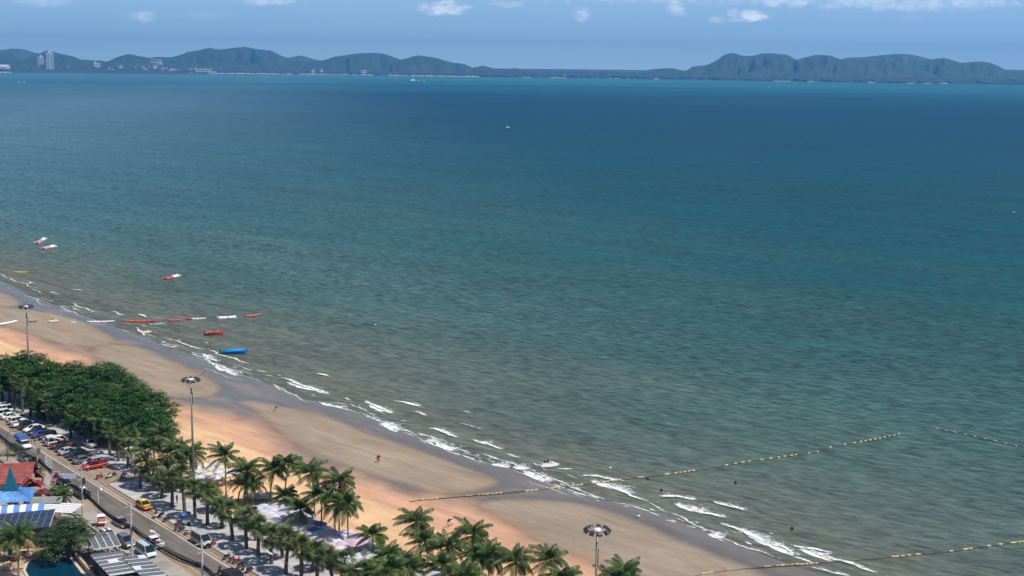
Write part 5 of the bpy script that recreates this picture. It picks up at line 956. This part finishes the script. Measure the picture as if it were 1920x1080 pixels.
def motorboat(px, py, L_, rz, hull, deck, label, z=None, cover=None, extras=True, name='motorboat'):
    p = G(px, py, 0); z = SEAZ if z is None else z; t = thing(name, label, 'boat', (p.x, p.y, z), rz); W_ = L_*.21; t.scale = (1,1,1.25)
    rings = []
    for f, w_, k0, top in ((-.5,.85,.0,.62),(-.45,1,-.08,.66),(-.1,1.05,-.1,.68),(.2,.92,-.08,.78),(.38,.6,.02,.92),(.47,.25,.3,1.02),(.5,.06,.6,1.06)):
        x = f*L_; rings.append([(x,0,k0),(x,w_*W_*.75,k0+.18),(x,w_*W_,top),(x,w_*W_*.86,top),(x,w_*W_*.8,top-.12),(x,-w_*W_*.8,top-.12),(x,-w_*W_*.86,top),(x,-w_*W_,top),(x,-w_*W_*.75,k0+.18)])
    MB().loft(rings).build('hull', hull, t)
    if cover: MB().loft([[(f*L_, y*w_*W_*1.04, .66+(top if abs(y) < .9 else -.12)+f*.3) for y in (-1,-.8,-.3,.3,.8,1)] for f, w_, top in ((-.47,.9,.04),(-.2,1,.38),(.1,.95,.42),(.3,.72,.2),(.46,.22,.06))]).build('cover', cover, t, True)
    else:
        MB().box((-.05*L_,0,.72), (.16*L_,W_*1.0,.3)).build('console', deck, t); MB().add([(.03*L_,-W_*.5,.85),(.03*L_,W_*.5,.85),(-.02*L_,W_*.45,1.3),(-.02*L_,-W_*.45,1.3)], [(0,1,2,3),(3,2,1,0)]).build('windscreen', m_glass, t)
        for sy in (-1,1): MB().box((-.24*L_,sy*W_*.4,.68), (.1*L_,W_*.5,.22)).build('seat', deck, t)
    MB().box((-.52*L_,0,.75), (.3,.35,.6)).box((-.54*L_,0,.2), (.14,.12,.6)).build('outboard_motor', m_trim, t)
    return t
motorboat(403,627,5.8,.30,m_or,m_or,'orange red speedboat with a dark motor floating near the surf'); motorboat(440,662,7.4,.12,m_bt,m_bt,'boat under a bright blue cover floating by the first breakers', cover=m_bt)
motorboat(486,936,5.2,.05,m_wt,m_wt,'white boat on the dry sand behind the first tall palms', z=.1)
def jetski(px, py, rz, a_, b_, label, z=None, sc=1.0):
    p = G(px, py, 0); t = thing('jet_ski', label, 'jet ski', (p.x, p.y, SEAZ if z is None else z), rz); t.scale = (sc,)*3
    MB().loft([[(x, y*w_, z0+q*h_) for y, q in ((-.6,0),(.6,0),(1,.5),(.8,1),(-.8,1),(-1,.5))] for x, w_, z0, h_ in ((-1.5,.5,.0,.4),(-1.3,.6,-.05,.5),(0,.62,-.05,.55),(1,.45,.05,.5),(1.6,.12,.3,.3))]).build('hull', a_, t)
    MB().loft([[(x, y*w_, z_) for y, z_ in ((-1,.45),(1,.45),(.7,h_),(-.7,h_))] for x, w_, h_ in ((-1.2,.26,.75),(-.2,.28,.8),(.3,.3,1.0),(.8,.3,.8),(1.3,.15,.6))]).build('cowl', b_, t)
    MB().tube([(.3,-.35,1.05),(.4,0,1.02),(.3,.35,1.05)], .03, 5).build('handlebar', m_trim, t); MB().box((-.5,0,.82), (1.0,.34,.12)).build('seat', m_trim, t); return t
jetski(101,604,.1,m_wt,m_yt,'white jet ski lying on the far sandbar', .06); jetski(274,624,.1,m_wt,m_yt,'white and yellow jet ski in the surf left of the orange speedboat', None, 1.0); jetski(138,605,.1,m_wt,m_wt,'tiny pale jet ski at the tip of the far sandbar', .0, .5)
t = jetski(1030,875,.15,m_wt,m_wt,'white jet ski with riders in the breakers above the float line', None, 1.25); pr = G(1030,875); person('sit', (pr.x-.4, pr.y, 1.0), .15, 'rider in dark vest steering the white jet ski', C_B, C_B); person('sit', (pr.x-.95, pr.y-.08, 1.0), .15, 'passenger behind the rider of the white jet ski', C_G, C_B)
# ferry and small craft offshore
p = G(781, 154); t = thing('patrol_ship', 'white grey ship far offshore below the middle hills', 'ship', (p.x, p.y, SEAZ), .05); s_ = p.length/F; L_ = 31*s_
MB().loft([[(f*L_, y*w_*L_*.09, z_*s_) for y, z_ in ((-.6,-1),(.6,-1),(1,tp),(-1,tp))] for f, w_, tp in ((-.5,.8,1.8),(-.3,1,1.8),(.2,1,2.0),(.4,.6,2.6),(.5,.08,3.1))]).build('hull', mat('ship_hull', (.30,.36,.42), .5), t)
MB().box((-.22*L_,0,3.2*s_), (.34*L_,L_*.12,3.0*s_), tx=.85).build('superstructure', m_wht, t); MB().box((-.2*L_,0,5.3*s_), (.14*L_,L_*.08,1.6*s_)).build('bridge', m_wht, t); MB().tube([(-.2*L_,0,6*s_),(-.2*L_,0,8.6*s_)], .35*s_, 5).build('mast', m_steel, t); MB().box((.12*L_,0,2.9*s_), (.12*L_,L_*.08,1.3*s_)).build('deckhouse', m_wht, t)
def small(px, py, sz, label, name='small_boat'):
    p = G(px, py); t = thing(name, label, 'boat', (p.x, p.y, SEAZ), .3); s_ = p.length/F*sz
    MB().loft([[(f*s_*7, y*w_*s_, z_*s_) for y, z_ in ((-.5,0),(.5,0),(1,1.0),(-1,1.0))] for f, w_ in ((-.5,.8),(0,1),(.35,.7),(.5,.1))]).build('hull', m_wht, t); MB().box((-.5*s_,0,1.8*s_), (2.4*s_,1.3*s_,1.6*s_)).build('cabin', m_wht, t); MB().tube([(0,0,2*s_),(0,0,4.5*s_)], .12*s_, 4).build('mast', m_steel, t)
small(952,240,1.3,'small white boat alone in the middle of the open sea'); small(36,155,.8,'left of two tiny white boats below the twin towers'); small(46,155,.8,'right of two tiny white boats below the twin towers'); small(1441,165,.7,'tiny white boat off the right headland'); small(1901,398,.7,'tiny white boat near the right frame edge')
for px, py, lb in ((1112,146.5,'moored white yacht on the far shore, leftmost'),(1121,146.5,'second moored white yacht on the far shore'),(1145,147,'white yacht just right of the first two at the far shore'),(1178,148,'yacht nearest the right headland at the far shore'),(1095,146,'low white yacht left of the moored group on the far shore')): small(px, py+1.2, .7, lb, 'yacht')
for px, py, lb in ((1144,879,'white sea bird resting on the water near the jet ski'),(1197,970,'white egret standing at the lower waterline'),(703,610,'white bird on open water left of centre'),(1215,898,'dark buoy on the rope of the long float line')):
    p = G(px, py); t = thing('sea_bird' if 'buoy' not in lb else 'buoy', lb, 'bird' if 'buoy' not in lb else 'buoy', (p.x, p.y, SEAZ if py < 960 else -.03), .4)
    if 'buoy' in lb: MB().blob((0,0,.15), .35, 2).build('float_body', m_dks, t, True); continue
    MB().blob((0,0,.3), (.32,.15,.14), 1, 8, 6, .02).build('body', m_wht, t, True); MB().tube([(.22,0,.36),(.32,0,.58),(.4,0,.62)], .04, 5).build('neck', m_wht, t); MB().add([(.4,0,.62),(.55,.0,.6),(.4,.02,.6)], [(0,1,2)]).build('beak', m_yt, t)
# drift weed and litter on the sand
rn = random.Random(31); mb = MB()
for i in range(420):
    p = RD(rn.uniform(-330,-150), 108.6+abs(rn.gauss(0,1))*7); r = rn.uniform(.04,.16); mb.blob((p.x, p.y, .03), (r*1.5, r, r*.4), i, 5, 3, .3)
tag(mb.build('driftweed', mat('dry_weed', (.10,.07,.045), .9, var=.4, vs=.4)), 'scattered specks of dry weed and litter on the orange sand', 'seaweed', kind='stuff')
# ------------------------------------------------------------------ SURF
M = bpy.data.materials.new('sea_foam'); M.use_nodes = True; k = N(M.node_tree); b = k.n['Principled BSDF']; b.inputs['Base Color'].default_value = (.80,.81,.80,1); b.inputs['Roughness'].default_value = .8
pos = k.new('ShaderNodeNewGeometry').outputs['Position']; v_ = attr(k, 'trail'); den = attr(k, 'density')
nz = k.math('ADD', k.math('MULTIPLY', k.noise(pos, 1.1, 5, .72), .65), k.math('MULTIPLY', k.noise(k.mapping(pos, (0,0,-RANG), (.25,1.2,1)), 1, 4, .65), .35))
th_ = k.math('MULTIPLY_ADD', k.math('POWER', v_, .75), .36, .215); k.put(b.inputs['Alpha'], k.math('MULTIPLY', k.mapr(k.math('SUBTRACT', nz, k.math('SUBTRACT', th_, k.math('MULTIPLY', k.math('SUBTRACT', den, 1), .12))), -.05, .13), k.mapr(v_, .85, 1, 1, 0), clamp=True))
FO = [((594,700),(617,706),1.6),((528,709),(610,737),2.6),((504,719),(571,751),.5),((621,759),(677,774),.5),((655,758),(690,770),.6),((687,752),(733,774),3.0),((740,751),(790,763),2.8),((780,770),(800,778),1.2),((750,787),(762,789),.8),((677,773),(718,792),.6),((728,792),(781,815),1.2),((788,812),(835,826),1.2),((807,802),(857,819),2.6),((787,825),(817,836),.4),((820,829),(875,848),.8),((887,824),(940,841),2.2),((870,770),(882,773),.8),((645,745),(658,750),.7),
 ((936,861),(981,875),.9),((998,867),(1015,873),.8),((1046,878),(1074,879),1.2),((1002,884),(1065,908),1.1),((1065,908),(1133,936),.8),((1088,891),(1165,900),2.2),((1127,905),(1206,937),2.0),((1153,941),(1220,957),.6),((990,902),(1066,930),.4),((1239,929),(1301,935),3.0),((1340,940),(1397,956),2.4),((1307,961),(1361,969),2.2),((1200,934),(1249,958),.5),((1267,943),(1288,952),1.2),((1258,964),(1350,1001),.8),((1350,1001),(1451,1046),.6),((1354,981),(1444,1016),2.6),((1444,1016),(1485,1035),2.6),((1481,1021),(1552,1036),2.2),((1551,1043),(1642,1071),1.8),((1489,1043),(1519,1054),.9),((1526,1063),(1597,1082),.9),
 ((0,517),(70,541),.9),((51,528),(67,531),.9),((90,547),(110,551),1.0),((135,542),(152,544),1.4),((135,568),(177,585),1.3),((207,583),(233,591),1.4),((259,589),(276,594),2.2),((276,593),(309,597),.6),((281,608),(312,605),1.5),((253,614),(275,628),1.4),((329,638),(377,655),1.6),((391,656),(461,680),1.5),((382,670),(410,684),1.1),((413,684),(456,699),1.0),((481,694),(498,697),1.5),((110,580),(143,588),.4),((230,618),(240,622),.6),((382,642),(391,643),1.2),((309,633),(330,638),.7),((60,560),(90,575),.4),((150,600),(190,610),.4),((380,690),(450,713),.4),((860,792),(905,805),.5),((905,850),(935,862),1.0),((950,850),(975,857),1.0)]
rn = random.Random(77)
for i in range(130):                     # smaller lips of foam all along the last breakers
    j = rn.uniform(3, 27); a = Vector((*WATER[int(j)], 0)); e_ = Vector((*WATER[int(j)+1], 0)); q = a.lerp(e_, j % 1); off = abs(rn.gauss(0, 1)); d = (e_-a).normalized(); L_ = rn.uniform(6, 26)*(1-.02*off)
    x, y = q.x+off*14+rn.uniform(-3,3), q.y-off*6; FO.append(((x, y), (x+d.x*L_, y+d.y*L_*.85), rn.uniform(.3,.8) if off > .4 else rn.uniform(.4,1.1)))
for i in range(11):                     # wide lacy wash left behind the breakers
    j = rn.uniform(11, 26); a = Vector((*WATER[int(j)], 0)); e_ = Vector((*WATER[int(j)+1], 0)); q = a.lerp(e_, j % 1); d = (e_-a).normalized(); L_ = rn.uniform(25, 60); off = rn.uniform(.1, 1.3)
    FO.append(((q.x+off*12, q.y-off*5), (q.x+off*12+d.x*L_, q.y-off*5+d.y*L_*.9), 4.1))
for q0, q1 in (((1380,992),(1440,1014)),((1270,944),(1330,962)),((1110,900),(1180,925)),((1500,1030),(1560,1050)),((1420,1012),(1490,1040)),((545,717),(610,738)),((690,757),(735,775))): FO.append((q0, q1, 4.1))
for j in range(3, 26):                  # the thin swash line at the very edge
    a, e_ = WATER[j], WATER[j+1]
    for u0, u1 in ((.02,.42),(.5,.93)):
        if rn.random() < .45: FO.append(((a[0]+(e_[0]-a[0])*u0+1, a[1]+(e_[1]-a[1])*u0-1), (a[0]+(e_[0]-a[0])*u1+1, a[1]+(e_[1]-a[1])*u1-1), rn.uniform(.2,.35)))
vs, fs, tr_, dn_ = [], [], [], []
for (a, e_, w_) in FO:
    A, B_ = G(a[0], a[1], 0), G(e_[0], e_[1], 0); A, B_ = A.lerp(B_, -.08), A.lerp(B_, 1.08); L_ = (B_-A).length; n_ = max(4, int(L_/.45)); sd = rn.random()*50; sid = NV if (B_-A).length else NV; dv = (B_-A).normalized(); pr = Vector((dv.y, -dv.x, 0)); pr = pr if pr.dot(NV) > 0 else -pr
    o = len(vs); rows = 7; big_ = 1 if 1.5 < w_ < 4 else 0
    for i in range(n_+1):
        t_ = i/n_; ctr = A.lerp(B_, t_)+pr*(mn.noise(Vector((t_*L_*.16, sd, 0)))*min(1.6, L_*.08)+mn.noise(Vector((t_*L_*.6, sd, 5)))*.35)
        ww = w_*(2.2 if A.x > -20 else 1.9)*max(.08, math.sin(math.pi*min(1, max(0, t_*.96+.02)))**.6)*(.75+.6*mn.noise(Vector((t_*L_*.35, sd+9, 0))))
        for r_ in range(rows):
            f = r_/(rows-1); z = SEAZ+.035+(.32*big_+.05)*math.exp(-((f-.12)/.14)**2)*math.sin(math.pi*t_)
            p = ctr+pr*ww*(f-.15); vs.append((p.x, p.y, z)); tr_.append(max(f, (abs(2*t_-1))**5*.6)); dn_.append(-.7 if w_ > 4 else 1.7 if big_ else 1.25)
    fs += [(o+i*rows+j, o+(i+1)*rows+j, o+(i+1)*rows+j+1, o+i*rows+j+1) for i in range(n_) for j in range(rows-1)]
ob = MB().add(vs, fs).build('surf_foam', M, smooth=True)
for nme, dat in (('trail', tr_), ('density', dn_)): ob.data.attributes.new(nme, 'FLOAT', 'POINT').data.foreach_set('value', dat)
tag(ob, 'white surf foam of small breakers scattered along the waterline', 'sea foam', kind='stuff')
